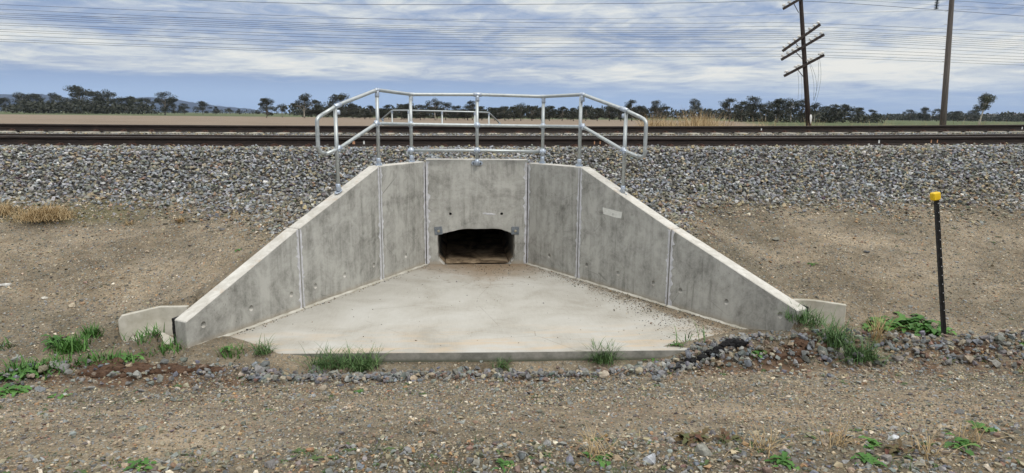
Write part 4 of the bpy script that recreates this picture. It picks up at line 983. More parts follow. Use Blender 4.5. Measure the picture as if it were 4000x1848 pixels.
# leafy weeds
for i, (px, py, n, L_, rise, m, sp, lab) in enumerate([
    (2215, 825, 60, .17, 1.0, M_weed, .10, 'large leafy weed with rounded leaves left of the leaning black picket'),
    (2285, 822, 80, .17, 1.0, M_weed, .13, 'largest leafy weed, just left of the leaning black picket'),
    (2350, 842, 34, .15, .9, M_weed, .06, 'leafy weed spreading from the foot of the black picket'),
    (1905, 898, 14, .10, .7, M_weed, .015, 'bright serrated weed right of the black bitumen lumps'),
    (1648, 915, 12, .10, .8, M_weed, .02, 'pale green weed among rocks left of the black bitumen lumps'),
    (1655, 930, 8, .07, .5, M_weed, .01, 'small flat weed below the pale green weed among rocks'),
    (1700, 872, 8, .07, .5, M_weed, .01, 'small weed on the rocks at the right front corner of the apron'),
    (570, 892, 12, .08, .8, M_weed, .03, 'broad leafed weed in front of the left wing tip'),
    (1745, 1112, 22, .11, .9, M_weed_r, .03, 'tall dark weed with reddish leaves at the bottom edge'),
    (2420, 1128, 18, .09, .8, M_weed, .05, 'dark green weed in the lower right corner'),
    (1375, 950, 9, .06, .5, M_weed, .01, 'little bright weed below the short reddish tuft'),
    (900, 990, 10, .07, .4, M_weed, .01, 'little flat weed on the track below the widest tuft'),
    (2380, 905, 8, .06, .6, M_weed, .01, 'small weed below the foot of the black picket'),
    (2255, 1140, 14, .08, .8, M_weed_r, .03, 'dark weed standing left of the lower right corner weed'),
    (2560, 865, 12, .09, .6, M_weed, .02, 'leafy weed cut by the right edge'),
    (600, 630, 10, .07, .6, M_weed, .02, 'small green sprout beside the left wing wall top'),
    (2040, 665, 12, .07, .4, M_weed, .03, 'low green sprout on the slope right of the right wing'),
    (140, 1000, 14, .09, .4, M_weed, .03, 'flat weed in the left foreground'),
    (1510, 1160, 12, .08, .5, M_weed, .03, 'dark green rosette at the bottom edge near the middle'),
    (360, 1175, 14, .07, .7, M_weed, .03, 'short green weed at the bottom left'),
    (60, 945, 60, .14, .8, M_weed, .06, 'wide leafy green patch under the broad low clump at the far left'),
    (20, 990, 34, .12, .6, M_weed, .04, 'leafy green patch at the left edge below the bank'),
    (150, 868, 40, .13, 1.1, M_weed, .06, 'bushy leaf cluster left of the rounded green clump'),
    (320, 905, 30, .11, .7, M_weed, .035, 'leafy patch on the reddish bank near the left drain edge'),
    (1830, 1110, 18, .08, .8, M_weed_r, .018, 'brownish green weed right of the tall dark reddish weed'),
    (1965, 1168, 20, .08, .8, M_weed, .02, 'dull green weed under the wispy dry stalks at the bottom'),
    (2180, 1165, 20, .08, .8, M_weed, .025, 'green weed at the bottom edge below the straw stalks with seed heads'),
    (2480, 1085, 22, .08, .8, M_weed, .025, 'low green weed patch near the right edge of the foreground'),
    (2190, 1120, 16, .07, .7, M_weed, .018, 'small green weed beside the bright whitish foreground stone'),
    (1270, 1172, 14, .06, .7, M_weed, .018, 'low weed at the bottom edge left of the dark green rosette')]):
    x_, y_ = gp(px, py); weed("leafy_weed", x_, y_, n, L_, m, lab, "weed", 300+i, rise, None, sp)
# scattered seedlings and bits of grass: nobody could count them
mb = MB(); r = random.Random(77)
for i in range(420):
    zone = r.random()
    if zone < .45: x_ = r.uniform(-3.6, 5.2); y_ = r.uniform(2.85, 3.5)
    elif zone < .75: x_ = r.uniform(-4.2, 5.5); y_ = r.uniform(4.4, 5.7)
    elif zone < .9: x_ = r.uniform(3.5, 8.5); y_ = r.uniform(5.6, 6.6)
    else: x_ = r.uniform(6., 10.); y_ = r.uniform(8.2, 10.2)
    z_ = float(H(x_, y_))
    if r.random() < .55: weed_leaves(mb, x_, y_, z_, r.randint(4, 8), r.uniform(.02, .055), r, .5)
    else: blades(mb, r.randint(6, 18), r.uniform(.03, .09), 1.1, .0016, .8, (x_, y_, z_), r, .025)
o = mb.build('ground_cover', mat('seedlings', f_leaf((.03, .05, .015), (.06, .10, .03), (.10, .15, .05), 6), .6)); tag(o, 'tiny green seedlings and grass scattered over the gravel', 'ground cover', kind='stuff')
mb = MB()
for i in range(420):
    x_ = r.uniform(-2.2, 5.0) if r.random() < .7 else r.uniform(-3.5, 5.5); y_ = r.uniform(2.8, 3.6) if r.random() < .7 else r.uniform(3.6, 5.6); z_ = float(H(x_, y_))+.006; a = r.uniform(0, 3.14)*.6-.5; ln = r.uniform(.02, .09)
    d_ = Vector((math.cos(a), math.sin(a), r.uniform(0, .25))); s_ = Vector((-d_.y, d_.x, 0))*.0011; p = Vector((x_, y_, z_)); q = p+d_*ln*.5+Vector((0, 0, .006)); e_ = p+d_*ln
    mb.add([p-s_, p+s_, q+s_, q-s_, e_+s_*.4, e_-s_*.4], [(0, 1, 2, 3), (3, 2, 4, 5)])
o = mb.build('straw_litter', M_dry); tag(o, 'broken dry straw lying over the foreground gravel', 'straw', kind='stuff')
# dry roadside grass beyond the tracks, on the right
mb = MB(); r = random.Random(8)
def faraway(px0, px1, n, d0, d1, hmin, hmax, w_, m, name, label):
    mb = MB()
    for i in range(n):
        px = r.uniform(px0, px1); dd = r.uniform(d0, d1); x_, y_ = at_dist(px, dd); z_ = float(H(x_, y_))
        env = .55+.45*float(vnoise(px*.02, dd*.1, 6)); blades(mb, 5, r.uniform(hmin, hmax)*env, .35, w_, .5, (x_, y_, z_), r, .095)
    o = mb.build(name, m); tag(o, label, 'dry grass', kind='stuff')
faraway(2510, 2830, 700, 36, 43, 1.9, 2.7, .016, M_dry, 'dry_roadside_grass', 'tall orange dry grass standing beyond the tracks right of the handrail')
faraway(2830, 4050, 1000, 34, 52, 1.3, 2.3, .012, M_dry, 'dry_verge_grass', 'thin dry and green grass along the far side of the railway at the right')
faraway(850, 905, 50, 30, 32, 1.2, 1.5, .006, M_dry, 'dry_stalk_patch', 'thin brown stalks in front of the ploughed field on the left')

# ------------------------------------------------------------------ loose single stones, bitumen, soil clods
def rock(px, py, size, c, label, cat='stone', flat=.65, seed=0, rot=0, n=16):
    V, Fc = hull(900+seed, n, flat); x_, y_ = gp(px, py)
    o = np_mesh('loose_stone', V*size, Fc, 3, M_stone, False, np.tile(np.array(c), (len(V), 1))); o.location = (x_, y_, float(H(x_, y_))+size*flat*.4); o.rotation_euler = (0, 0, rot); tag(o, label, cat); return o
rock(185, 772, .055, (.52, .45, .34), 'pale cream rounded stone on the left slope', seed=1)
rock(112, 752, .04, (.50, .48, .42), 'small off white stone above and left of the cream stone', seed=2, flat=.4)
rock(208, 765, .035, (.36, .25, .16), 'small tan stone touching the right of the cream stone', seed=21)
rock(12, 718, .07, (.62, .62, .60), 'flat white stone at the left edge of the slope', seed=3, flat=.3)
rock(1950, 605, .06, (.24, .235, .20), 'rounded grey stone on the slope right of the right wing', seed=4)
rock(2180, 635, .05, (.10, .10, .10), 'flat dark stone on the right slope left of the picket', seed=5, flat=.35)
rock(560, 578, .055, (.13, .13, .13), 'dark flat stone below the ballast left of the left wing', seed=6, flat=.35)
rock(870, 555, .04, (.12, .13, .14), 'dark grey stone near the top of the left wing slope', seed=7)
rock(775, 846, .018, (.2, .2, .17), 'single pebble lying on the pale apron near its left front', seed=8)
rock(2243, 886, .045, (.48, .38, .24), 'flat yellowish stone on the bank left of the picket foot', seed=9, flat=.35)
rock(1770, 1140, .055, (.25, .25, .22), 'lumpy speckled stone at the bottom right of the middle', seed=10)
rock(1640, 1165, .05, (.40, .42, .45), 'pale grey stone at the bottom edge right of the middle', seed=12)
rock(2250, 1105, .03, (.55, .57, .60), 'bright whitish stone among weeds in the right foreground', seed=11)
bm = bmesh.new(); r = random.Random(4); cx_, cy_ = gp(1790, 898)
for i in range(26):
    x_ = r.uniform(-.34, .34); s_ = r.uniform(.025, .055); yy_ = .14*x_+r.gauss(0, .02)
    hz = float(H(cx_+x_, cy_+yy_))-float(H(cx_, cy_)); bmesh.ops.create_icosphere(bm, subdivisions=2, radius=s_, matrix=Matrix.Translation((x_, yy_, hz+.02)) @ Matrix.Diagonal((1.3, .9, .75, 1)))
for v_ in bm.verts: v_.co += Vector((r.gauss(0, .005), r.gauss(0, .005), r.gauss(0, .006)))
o = bm_obj('bitumen_lump', bm, M_bitumen); o.location = (cx_, cy_, float(H(cx_, cy_))+.02); tag(o, 'black crumbly bitumen heap on the rocks in front of the apron right corner', 'bitumen')
M_clod = mat('reddish_clod', lambda G_, b: (G_.ramp(G_.noise(pos(G_), 22, 6, .7), [(.3, (.055, .03, .02)), (.7, (.17, .10, .06))]), (G_.noise(pos(G_), 60, 5, .7), 1., .03)), .95)
def clods(px, py, n, sx_, sy_, smin, smax, label, seed):
    bm = bmesh.new(); r = random.Random(seed); cx_, cy_ = gp(px, py); h0 = float(H(cx_, cy_))
    for i in range(n):
        x_ = r.gauss(0, sx_); y__ = r.gauss(0, sy_); s_ = r.uniform(smin, smax)
        bmesh.ops.create_icosphere(bm, subdivisions=2, radius=s_, matrix=Matrix.Translation((x_, y__, float(H(cx_+x_, cy_+y__))-h0+s_*.1)) @ Matrix.Diagonal((1.4, 1, .6, 1)))
    for v_ in bm.verts: v_.co += Vector((r.gauss(0, .005), r.gauss(0, .005), r.gauss(0, .005)))
    o = bm_obj('soil_clod', bm, M_clod); o.location = (cx_, cy_, h0); tag(o, label, 'soil clod')
clods(2010, 880, 26, .13, .06, .02, .06, 'reddish brown earth lump under the grass by the right wing tip', 1)
clods(2400, 880, 22, .12, .05, .02, .05, 'dark red earth lump at the foot of the leaning picket', 2)
clods(2245, 850, 14, .14, .04, .02, .045, 'brown earth under the large leafy weeds', 3)
clods(330, 930, 90, .30, .05, .02, .06, 'reddish earth bank below the left wing tip', 4)

# ------------------------------------------------------------------ poles and wires
def cyl_between(mb, a, b, ra_, rb_, n=10, m=0): mb.tube([a, b], [ra_, rb_], n, m)
def pt(px, py, dist_y):   # point on the vertical plane y = dist_y seen at a photo pixel (4000 px wide)
    d = ray(px, py); k = dist_y/d.y; return Vector((d.x*k, dist_y, 2.3+d.z*k))
TY = 40.
pb = pt(3172, 500, TY); pb.z = .4; ptop = pt(3128, 0, TY); dirp = (ptop-pb).normalized()
tp_ = empty('telegraph_pole', pb); tag(tp_, 'old dark leaning telegraph pole with tilted crossarms and white insulators', 'utility pole')
mb = MB(); mb.tube([pb-pb, (ptop-pb)*.5, (ptop-pb), (ptop-pb)*1.12], [.165, .140, .115, .105], 12); mb.build('pole_shaft', M_timber, tp_, True)
def ins(mb, base, up_, s=1., m=0):
    q = up_.to_track_quat('Z', 'Y').to_matrix().to_4x4(); M = Matrix.Translation(base) @ q
    mb.lathe([(.012*s, -.06), (.012*s, .03), (.05*s, .035), (.055*s, .06), (.035*s, .085), (.045*s, .10), (.045*s, .12), (.025*s, .15), (.012*s, .165)], 10, M, m)
arms = [((3067, 32), (3170, -32), [.05, .22, .8], 0), ((3065, 198), (3195, 98), [.06, .2, .34, .46, .75, .87, .97], 1), ((3060, 232), (3210, 137), [.05, .17, .29, .40, .70, .83, .95], 1), ((3071, 296), (3210, 217), [.08, .32, .38, .63, .69, .92, .97], 2)]
for (a, b, ks, kind) in arms:
    A = pt(*a, TY-.35)-pb; B = pt(*b, TY+.0-.0)-pb; B.y = -.25; A.y = -.10; d_ = (B-A); L_ = d_.length; d_.normalize()
    up_ = Vector((-.35, 0, .94)).normalized(); sd_ = d_.cross(up_).normalized(); u_ = sd_.cross(d_)
    M = Matrix((d_.to_4d(), sd_.to_4d(), u_.to_4d(), (0, 0, 0, 1))).transposed()
    for i in range(3): M[3][i] = 0
    M[3][3] = 1; M[0][3], M[1][3], M[2][3] = A
    mb = MB(); mb.box(0, L_, -.06, .06, -.075, .075, M=M); arm = mb.build('crossarm', M_timber, tp_)
    for k in ks:
        mb = MB(); p = A+d_*L_*k+u_*.09; ins(mb, p, (u_*.5+Vector((0, 0, 1))).normalized(), 3.0 if kind == 2 else 2.2)
        iq = mb.build('insulator', M_porc, arm, True)
    mb = MB(); c = A+d_*L_*.32; e_ = (A+d_*L_*.5)+Vector((.05, -.08, -.75)); mb.tube([c+Vector((0, -.06, 0)), e_], .022, 6)
    mb.build('brace', M_timber, arm)
mb = MB(); pm = pt(3168, 467, TY-.2)-pb; 
mb.lathe([(.05, -.30), (.085, -.15), (.10, .1), (.05, .3)], 8, Matrix.Translation((pm.x, -.13, pm.z)) @ Matrix.Diagonal((1, .25, 1, 1)))
mb.build('white_tag', M_white, tp_, True)
r = random.Random(2)
for (x0, y0, x1, y1, x2, y2) in ((3199, 222, 3220, 300, 3186, 400), (3195, 230, 3205, 320, 3178, 392), (3165, 248, 3205, 320, 3180, 395), (3163, 252, 3188, 330, 3176, 392), (3116, 282, 3124, 330, 3116, 395), (3128, 285, 3136, 330, 3131, 395)):
    P0, P1, P2 = pt(x0, y0, TY-.3)-pb, pt(x1, y1, TY-.3)-pb, pt(x2, y2, TY-.2)-pb
    pts = []
    for k in range(13):
        t_ = k/12; pts.append(P0.lerp(P1, t_).lerp(P1.lerp(P2, t_), t_))
    mb = MB(); mb.tube(pts, .007, 5); mb.build('loose_wire', M_wire, tp_)
# timber power pole
PY2 = 36.
qb = pt(3690, 480, PY2); qb.z = .4; qt = pt(3718, 0, PY2)
pp_ = empty('power_pole', qb); tag(pp_, 'tall plain grey timber power pole near the right edge', 'utility pole')
mb = MB(); dq = qt-qb; mb.tube([Vector((0, 0, 0)), dq*.5, dq, dq*1.35], [.175, .150, .125, .105], 14); mb.build('pole_shaft', M_timber2, pp_, True)
mb = MB(); cz = dq*1.05; mb.box(-1.3, 1.3, -.22, -.12, -.06, .06, M=Matrix.Translation(cz)); ca = mb.build('crossarm', M_timber2, pp_)
mb = MB(); it = pt(3657, 36, PY2-.17)-qb; ln = cz.z-.06-it.z
for k in range(int(ln/.085)+1): 
    z_ = it.z+k*.085; mb.lathe([(.03, 0), (.125, .012), (.10, .035), (.03, .055), (.03, .085)], 12, Matrix.Translation((it.x, -.17, z_)))
mb.build('insulator_string', M_glassins, pp_, True)
mb = MB()
for i, py in enumerate((44, 95, 144, 193, 241, 292)):
    a_ = pt(3712-py*.055-8, py, PY2)-qb; mb = MB(); mb.tube([a_, a_+Vector((-.16, 0, 0))], .012, 6); mb.build('step_bolt', M_bolt, pp_)
# wires: each follows the heights measured at four columns
def wire(rows, dist_, label, rad=.009, group='telegraph wires of the old line'):
    cols = [r_[0] for r_ in rows]; pts = []
    for (px, py) in rows: pts.append(pt(px, py, dist_))
    P = [p.copy() for p in pts]; out_ = []
    for i in range(len(P)-1):
        p0 = P[max(i-1, 0)]; p1 = P[i]; p2 = P[i+1]; p3 = P[min(i+2, len(P)-1)]
        n = 8
        for k in range(n):
            t_ = k/n; x_ = p1.x+(p2.x-p1.x)*t_
            m1 = (p2.z-p0.z)/max(p2.x-p0.x, .1); m2 = (p3.z-p1.z)/max(p3.x-p1.x, .1); h = p2.x-p1.x
            z_ = (2*t_**3-3*t_**2+1)*p1.z+(t_**3-2*t_**2+t_)*h*m1+(-2*t_**3+3*t_**2)*p2.z+(t_**3-t_**2)*h*m2
            out_.append(Vector((x_, dist_, z_)))
    out_.append(P[-1]); sl = (P[-1]-P[-2]).normalized(); out_.append(P[-1]+sl*15); s0 = (P[0]-P[1]).normalized(); out_.insert(0, P[0]+s0*15)
    o0 = out_[0].copy(); mb = MB(); mb.tube([q-o0 for q in out_], rad, 5); o = mb.build('overhead_wire', M_wire); o.location = o0; tag(o, label, 'wire', group)
left = [18, 36, 51, 57, 72, 90, 98, 115, 123, 137, 154, 162]
mid1 = [68, 93, 100, 107, 114, 122, 137, 147, 164, 171, 186, 199, 206]
left = [18, 36, 51, 57, 66, 73, 90, 98, 115, 123, 138, 154, 162]
m27 = [91, 108, 120, 127, 134, 142, 148, 155, 168, 187, 201, 212, 220]
m31 = [90, 104, 118, 126, 133, 141, 148, 156, 170, 188, 201, 213, 222]
r40 = [128, 143, 157, 165, 172, 180, 188, 197, 209, 222, 233, 245, 255]
ordn = ['topmost', 'second', 'third', 'fourth', 'fifth', 'sixth', 'seventh', 'eighth', 'ninth', 'tenth', 'eleventh', 'twelfth', 'lowest']
for i in range(13):
    wire([(0, left[i]), (1300, mid1[i]), (2000, (mid1[i]*.35+m27[i]*.65)+4), (2700, m27[i]), (3130, m31[i]), (4000, r40[i])], 41.5+(i % 4)*.4, '%s of the thirteen close set telegraph wires behind the leaning pole' % ordn[i])
wire([(560, -6), (1300, 16), (2000, 17), (2700, 11), (3120, 4), (3657, 38), (4000, 63)], 38.5, 'heavier wire held by the insulator string beside the power pole', .012, 'power line conductors')
wire([(0, -30), (2700, -8), (3120, -2), (3700, 3), (4000, 21)], 37.5, 'upper wire crossing the top right corner above the power pole insulator', .009, 'power line conductors')
wire([(2400, -14), (3260, -2), (3700, 22), (4000, 36)], 38.9, 'thin wire between the two upper power wires at the top right', .007, 'power line conductors')
wire([(1300, 72), (2000, 76), (2700, 67), (3130, 54), (3700, 40), (4000, 28)], 43.5, 'single wire rising to the right across the telegraph wires', .007, 'power line conductors')

# ------------------------------------------------------------------ trees
def tree_mesh(seed, h=10., w=9., trunkf=.25, dens=1., pale=False, lf=.52, shape='gum'):
    r = random.Random(seed); tb = MB(); V = []; F_ = []
    lean = Vector((r.uniform(-.06, .06), r.uniform(-.03, .03), 0)); tk = [Vector((0, 0, -.3)), Vector((0, 0, h*trunkf*.5))+lean*h*.3, Vector((0, 0, h*trunkf))+lean*h*.6, Vector((0, 0, h*.72))+lean*h]
    tb.tube(tk, [h*.028, h*.023, h*.019, h*.006], 7)
    nc = int(r.uniform(19, 25)*dens); cl_ = []
    for i in range(nc):
        a = r.uniform(0, 6.283); t_ = r.uniform(0, 1)**.8; z_ = h*(trunkf+.06+(1-trunkf-.12)*t_); rmax = w*.5*math.sin(math.pi*min(.96, .22+.72*t_))**.75; rr = rmax*r.uniform(.25, .92)
        c = Vector((math.cos(a)*rr, math.sin(a)*rr, z_))+lean*h; cs = h*r.uniform(.09, .17); cl_.append((c, cs))
        s_ = tk[2].lerp(tk[3], r.uniform(0, .7)); tb.tube([s_, s_.lerp(c, .5)+Vector((0, 0, -h*.02)), c], [h*.011, h*.007, h*.003], 5)
    N = int(150*dens)
    for c, cs in cl_:
        for k in range(N):
            u_ = Vector((r.gauss(0, 1), r.gauss(0, 1), r.gauss(0, 1))).normalized()*(r.random()**.45)
            p = c+Vector((u_.x*cs*1.15, u_.y*cs*1.15, u_.z*cs*.85)); n_ = Vector((r.gauss(0, 1), r.gauss(0, 1), r.gauss(0, 1))).normalized(); s_ = n_.orthogonal().normalized(); t_ = n_.cross(s_)
            l1 = lf*r.uniform(.5, 1.1)*h/10; l2 = l1*r.uniform(.35, .6); b = len(V); V += [p-s_*l1*.5, p+t_*l2*.5, p+s_*l1*.5, p-t_*l2*.5]; F_.append((b, b+1, b+2, b+3))
    zz = sorted(p[2] for p in V); k_ = h/zz[int(len(zz)*.985)]; V = [(p[0], p[1], p[2]*k_) for p in V]; tb.v = [(p[0], p[1], p[2]*k_) for p in tb.v]
    return tb, V, F_
variants = []
specs = [(1, 10, 9, .16, 1.1), (2, 10, 10, .08, 1.3), (3, 10, 8, .25, .9), (4, 10, 12, .08, 1.4), (5, 10, 7, .18, .9), (6, 10, 9, .05, 1.3), (7, 10, 8, .32, .8), (8, 10, 11, .10, 1.2)]
for i, (s_, h, w_, tf, dn) in enumerate(specs):
    tb, V, F_ = tree_mesh(s_, h, w_, tf, dn)
    t = empty('gum_tree', (0, 0, 0)); tb.build('trunk', M_bark_p if i in (2, 6) else M_bark, t, True); mesh('crown', V, F_, M_gum, t); variants.append([t, False])
wid = [9, 10, 8, 12, 7, 9, 8, 11]
rt_ = random.Random(31)
def place_tree(px, top, base, wpx, label, group=None, var=None, dscale=1.):
    hor = HOR0+HORK*px; dist = 1.7*2556/max(base-hor, 6.); dist = min(max(dist, 190), 520)*dscale
    hh = 1.7+(hor-top)/2556*dist; ww = wpx/2556*dist
    if var is None:
        ar = ww/hh; var = min(range(8), key=lambda k: abs(wid[k]/10-ar)+rt_.uniform(0, .35))
    t, used = variants[var]; o = t if not used else copy_tree(t); variants[var][1] = True
    x_, y_ = at_dist(px, dist/math.cos(math.atan((px-2000)/2556))); o.location = (x_, y_, .60); s_ = hh/10; sx_ = min(max(ww/(wid[var])*1.3, s_*.7), s_*2.2); o.scale = (sx_, sx_, s_); o.rotation_euler = (0, 0, rt_.uniform(0, 6.28))
    tag(o, label, 'tree', group)
Z1 = lambda X_, t_, b_, w_: (X_/1.919, t_/1.919, b_/1.919, w_/1.919)
Z7 = lambda X_, t_, b_, w_: (1100+X_/1.717, 300+t_/1.717, 300+b_/1.717, w_/1.717)
Z3 = lambda X_, t_, b_, w_: (2700+X_/1.919, t_/1.919, b_/1.919, w_/1.919)
LT = [(Z1(35, 738, 828, 110), 'low round tree cut by the left edge in front of the blue hill'), (Z1(185, 703, 828, 120), 'leftmost tree of the three before the tall left grove'), (Z1(275, 710, 832, 130), 'middle tree of the three before the tall left grove'),
      (Z1(400, 706, 845, 130), 'third tree from the left grove side with its bent trunk'), (Z1(515, 762, 835, 100), 'low bushy tree at the left foot of the tallest grove'), (Z1(590, 656, 850, 200), 'tallest broad tree of the left grove'),
      (Z1(720, 693, 850, 140), 'tree right of the tallest one in the left grove'), (Z1(815, 686, 850, 130), 'second tallest crown in the left grove'), (Z1(880, 742, 835, 110), 'lower tree filling the left grove after its second tallest crown'),
      (Z1(940, 738, 850, 110), 'dark tree towards the right side of the left grove'), (Z1(995, 730, 842, 120), 'last tall crown of the left grove before the hill crest'), (Z1(1085, 742, 850, 130), 'loose tree standing right of the left grove'),
      (Z1(1235, 700, 862, 150), 'open crowned gum standing alone in front of the hill crest'), (Z1(1310, 797, 836, 60), 'small bush right of the open crowned gum'), (Z1(1385, 780, 840, 80), 'small round tree between the open gum and the hill end'),
      (Z1(1520, 764, 845, 95), 'round isolated tree before the falling end of the hill'), (Z1(1615, 803, 838, 65), 'low tree right of the round isolated one'), (Z1(1720, 812, 838, 40), 'very small far tree on the falling hill line'), (Z1(1795, 818, 840, 35), 'tiny tree near the end of the hill line'),
      (Z1(1995, 744, 880, 130), 'umbrella crowned tree left of the handrail'), (Z1(2115, 785, 880, 80), 'thin see through tree beside the umbrella crowned one'), (Z1(2280, 713, 885, 120), 'tall tufted gum nearest the left end of the handrail'), (Z1(2375, 758, 885, 150), 'dense tree behind the left loop of the handrail')]
for (a, lab) in LT: place_tree(*a, lab)
MT = [Z7(380, 126, 275, 160), Z7(480, 185, 280, 120), Z7(590, 198, 280, 110), Z7(660, 215, 282, 90), Z7(720, 193, 285, 120), Z7(800, 190, 287, 110), Z7(860, 186, 288, 100), Z7(930, 194, 290, 120), Z7(1030, 156, 290, 100), Z7(1100, 178, 290, 120), Z7(1180, 200, 290, 110), Z7(1280, 168, 290, 80), Z7(1250, 205, 291, 110), Z7(1345, 203, 292, 130),
      Z7(1430, 212, 293, 110), Z7(1500, 203, 294, 120), Z7(1560, 205, 294, 110), Z7(1605, 184, 294, 90), Z7(1680, 203, 295, 110), Z7(1745, 208, 295, 110), Z7(1800, 200, 295, 110), Z7(1880, 206, 296, 120), Z7(1960, 214, 296, 110), Z7(2040, 200, 296, 120), Z7(2120, 214, 296, 120), Z7(2200, 200, 296, 100), Z7(2280, 210, 297, 120), Z7(2350, 163, 297, 80), Z7(2410, 200, 298, 90)]
for a in MT: place_tree(*a, 'dark gum tree in the unbroken row across the ploughed field behind the handrail', 'trees of the row behind the handrail')
for k in range(20):   # second rank closes the row
    place_tree(1430+k*56+rt_.uniform(-12, 12), 434+rt_.uniform(-9, 3), 468, 75, 'low dark tree in the back rank of the row behind the handrail', 'back rank of the row behind the handrail', dscale=1.12)
RTs = [(Z7(2520, 168, 300, 120), 'spreading tree just left of the grove behind the leaning pole'), (Z3(30, 750, 890, 90), 'single crown rising above the low trees left of the pole grove'), (Z3(140, 820, 890, 110), 'low tree above the orange dry grass'), (Z3(215, 828, 890, 90), 'low tree between the dry grass and the pole grove'),
      (Z3(290, 748, 915, 130), 'leftmost tall tree of the grove behind the leaning pole'), (Z3(380, 768, 915, 110), 'second tree of the grove behind the leaning pole'), (Z3(470, 736, 915, 160), 'tallest dense tree of the grove left of the leaning pole'), (Z3(560, 778, 915, 120), 'tree in the dip of the grove left of the leaning pole'),
      (Z3(650, 750, 918, 180), 'broad rounded tree of the grove left of the leaning pole'), (Z3(745, 752, 918, 140), 'tree immediately left of the leaning pole'), (Z3(825, 757, 920, 110), 'thin crowned tree touching the leaning pole'), (Z3(925, 778, 920, 100), 'tree showing right behind the leaning pole foot'),
      (Z3(1010, 802, 915, 110), 'first tree right of the leaning pole gap'), (Z3(1060, 790, 920, 90), 'tree with a spiky top right of the leaning pole'), (Z3(1150, 790, 915, 130), 'round tree in the middle of the grove right of the leaning pole'), (Z3(1250, 812, 918, 110), 'dense low tree near the right end of the grove right of the pole'), (Z3(1350, 828, 918, 110), 'last tree of the grove right of the leaning pole'),
      (Z3(1635, 827, 893, 95), 'umbrella shaped tree first left of the power pole group'), (Z3(1735, 811, 890, 80), 'small flat topped tree nearest left of the power pole'), (Z3(1840, 822, 893, 100), 'dark tree touching the power pole on its left'), (Z3(2000, 838, 905, 110), 'dark bushy tree just right of the power pole'), (Z3(2115, 830, 897, 90), 'twin crowned small tree left of the white trunked tree')]
for (a, lab) in RTs: place_tree(*a, lab)
# the single pale trunked gum near the right edge
tb, V, F_ = tree_mesh(44, 10, 7, .45, .8); t = empty('gum_tree'); hor = HOR0+HORK*3845; dist = 150; x_, y_ = at_dist(3825, dist/.81)
tb.build('trunk', M_bark_p, t, True); mesh('crown', V, F_, M_gum2, t); t.location = (x_, y_, .6); hh = 1.7+(hor-371)/2556*dist; t.scale = (hh/10,)*3; t.rotation_euler = (0, .20, YAW); tag(t, 'leaning white trunked gum standing alone near the right edge', 'tree')
# distant low wood lines
def woodline(px0, px1, dist, h0, h1, n, name, label, seed):
    r = random.Random(seed); V = []; F_ = []
    for i in range(n):
        px = r.uniform(px0, px1); dd = dist*r.uniform(1, 1.08); x_, y_ = at_dist(px, dd); hh = r.uniform(h0, h1)*(.6+.6*float(vnoise(px*.03, 1, seed)))
        for k in range(26):
            p = Vector((x_+r.gauss(0, hh*.45), y_+r.gauss(0, hh*.3), .6+hh*r.random()**.8)); n_ = Vector((r.gauss(0, 1), r.gauss(0, 1), r.gauss(0, 1))).normalized(); s_ = n_.orthogonal().normalized()*hh*.14; t_ = n_.cross(s_.normalized())*hh*.10
            b = len(V); V += [p-s_, p+t_, p+s_, p-t_]; F_.append((b, b+1, b+2, b+3))
    o = mesh(name, V, F_, M_gum); tag(o, label, 'far trees', kind='stuff')
woodline(3350, 4060, 900, 5, 10, 330, 'far_wood', 'thin dark line of far trees along the horizon at the right', 3)
woodline(1150, 2900, 520, 6, 9, 420, 'distant_wood', 'distant mass of trees closing the gaps of the middle row', 5)
woodline(1650/1.0, 1660, 500, 3, 4, 2, 'far_scrub', 'scrap of far scrub behind the handrail', 6)
woodline(2870, 3290, 285, 3.0, 6.0, 110, 'grove_thicket', 'dark undergrowth closing the grove behind the leaning pole', 15)
woodline(3300, 3440, 285, 2.0, 3.6, 26, 'low_thicket', 'low undergrowth at the right end of the grove', 16)
woodline(40, 600, 500, 5.0, 9.5, 110, 'left_thicket', 'dark undergrowth closing the left grove', 17)
woodline(1180, 1420, 300, 2.0, 5., 40, 'side_thicket', 'undergrowth below the trees at the left end of the handrail', 18)
woodline(-60, 1250, 900, 3.0, 6.5, 160, 'far_hedge', 'thin line of distant scrub below the blue hill', 7)
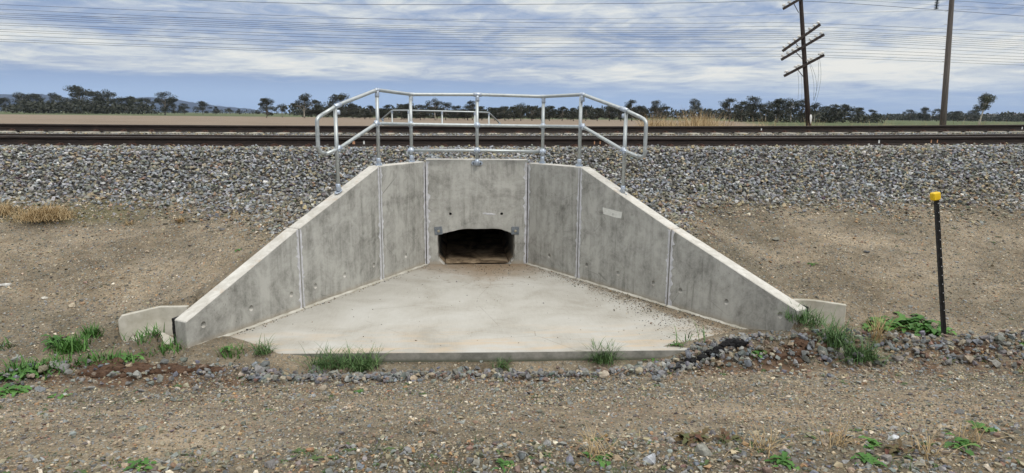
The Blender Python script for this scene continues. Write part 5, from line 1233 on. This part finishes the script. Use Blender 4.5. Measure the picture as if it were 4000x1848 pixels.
# hills
def hill(name, ridge, dist, depth, m):
    V = []; F_ = []; n = 160; pxs = np.linspace(ridge[0][0], ridge[-1][0], n); rows = 9
    zs = np.interp(pxs, [p[0] for p in ridge], [p[1] for p in ridge])
    for j in range(rows):
        u_ = j/(rows-1); 
        for i in range(n):
            hor_ = HOR0+HORK*pxs[i]; hz = max(0, (hor_-zs[i])/2556*dist*math.cos(math.atan((pxs[i]-2000)/2556))+2.3); x_, y_ = at_dist(pxs[i], dist-depth*.5+depth*u_)
            prof_ = math.sin(math.pi*u_)**.8; hz2 = hz*prof_*(1+.18*float(fbm(np.array(i*.09), np.array(j*.7), 4))*(1 if j != rows//2 else .4))+float(fbm(np.array(i*.9), np.array(j*1.9), 8))*9*prof_
            V.append((x_, y_, hz2*(1 if hz > 1 else 0)-1))
    for j in range(rows-1):
        for i in range(n-1): a = j*n+i; F_.append((a, a+1, a+n+1, a+n))
    o = mesh(name, V, F_, m, None, True); tag(o, kind='structure')
hill('hills', [(-700, 400), (-300, 380), (0, 369), (70, 371), (170, 369), (235, 376), (290, 388), (400, 399), (480, 388), (520, 385), (580, 381), (625, 385), (680, 389), (755, 401), (815, 409), (885, 417), (980, 425), (1030, 436), (1080, 445)], 4200, 900, M_hill)
hill('low_ridge', [(3300, 462), (3500, 455), (3700, 452), (3850, 447), (4000, 442), (4300, 438)], 3200, 800, M_hill2)
# air
bm = bmesh.new(); bmesh.ops.create_cube(bm, size=1, matrix=Matrix.Translation((0, 2900, 100)) @ Matrix.Diagonal((13000, 7600, 204, 1)))
hz_ = bm_obj('haze', bm); mh = bpy.data.materials.new('air'); mh.use_nodes = True; t = mh.node_tree; t.nodes.clear()
pv = t.nodes.new('ShaderNodeVolumePrincipled'); pv.inputs['Density'].default_value = .00006; pv.inputs['Color'].default_value = (.72, .84, 1, 1); pv.inputs['Anisotropy'].default_value = .2
mo = t.nodes.new('ShaderNodeOutputMaterial'); t.links.new(pv.outputs[0], mo.inputs['Volume']); hz_.data.materials.append(mh); tag(hz_, 'thin blue air over the distant country', 'haze', kind='stuff')
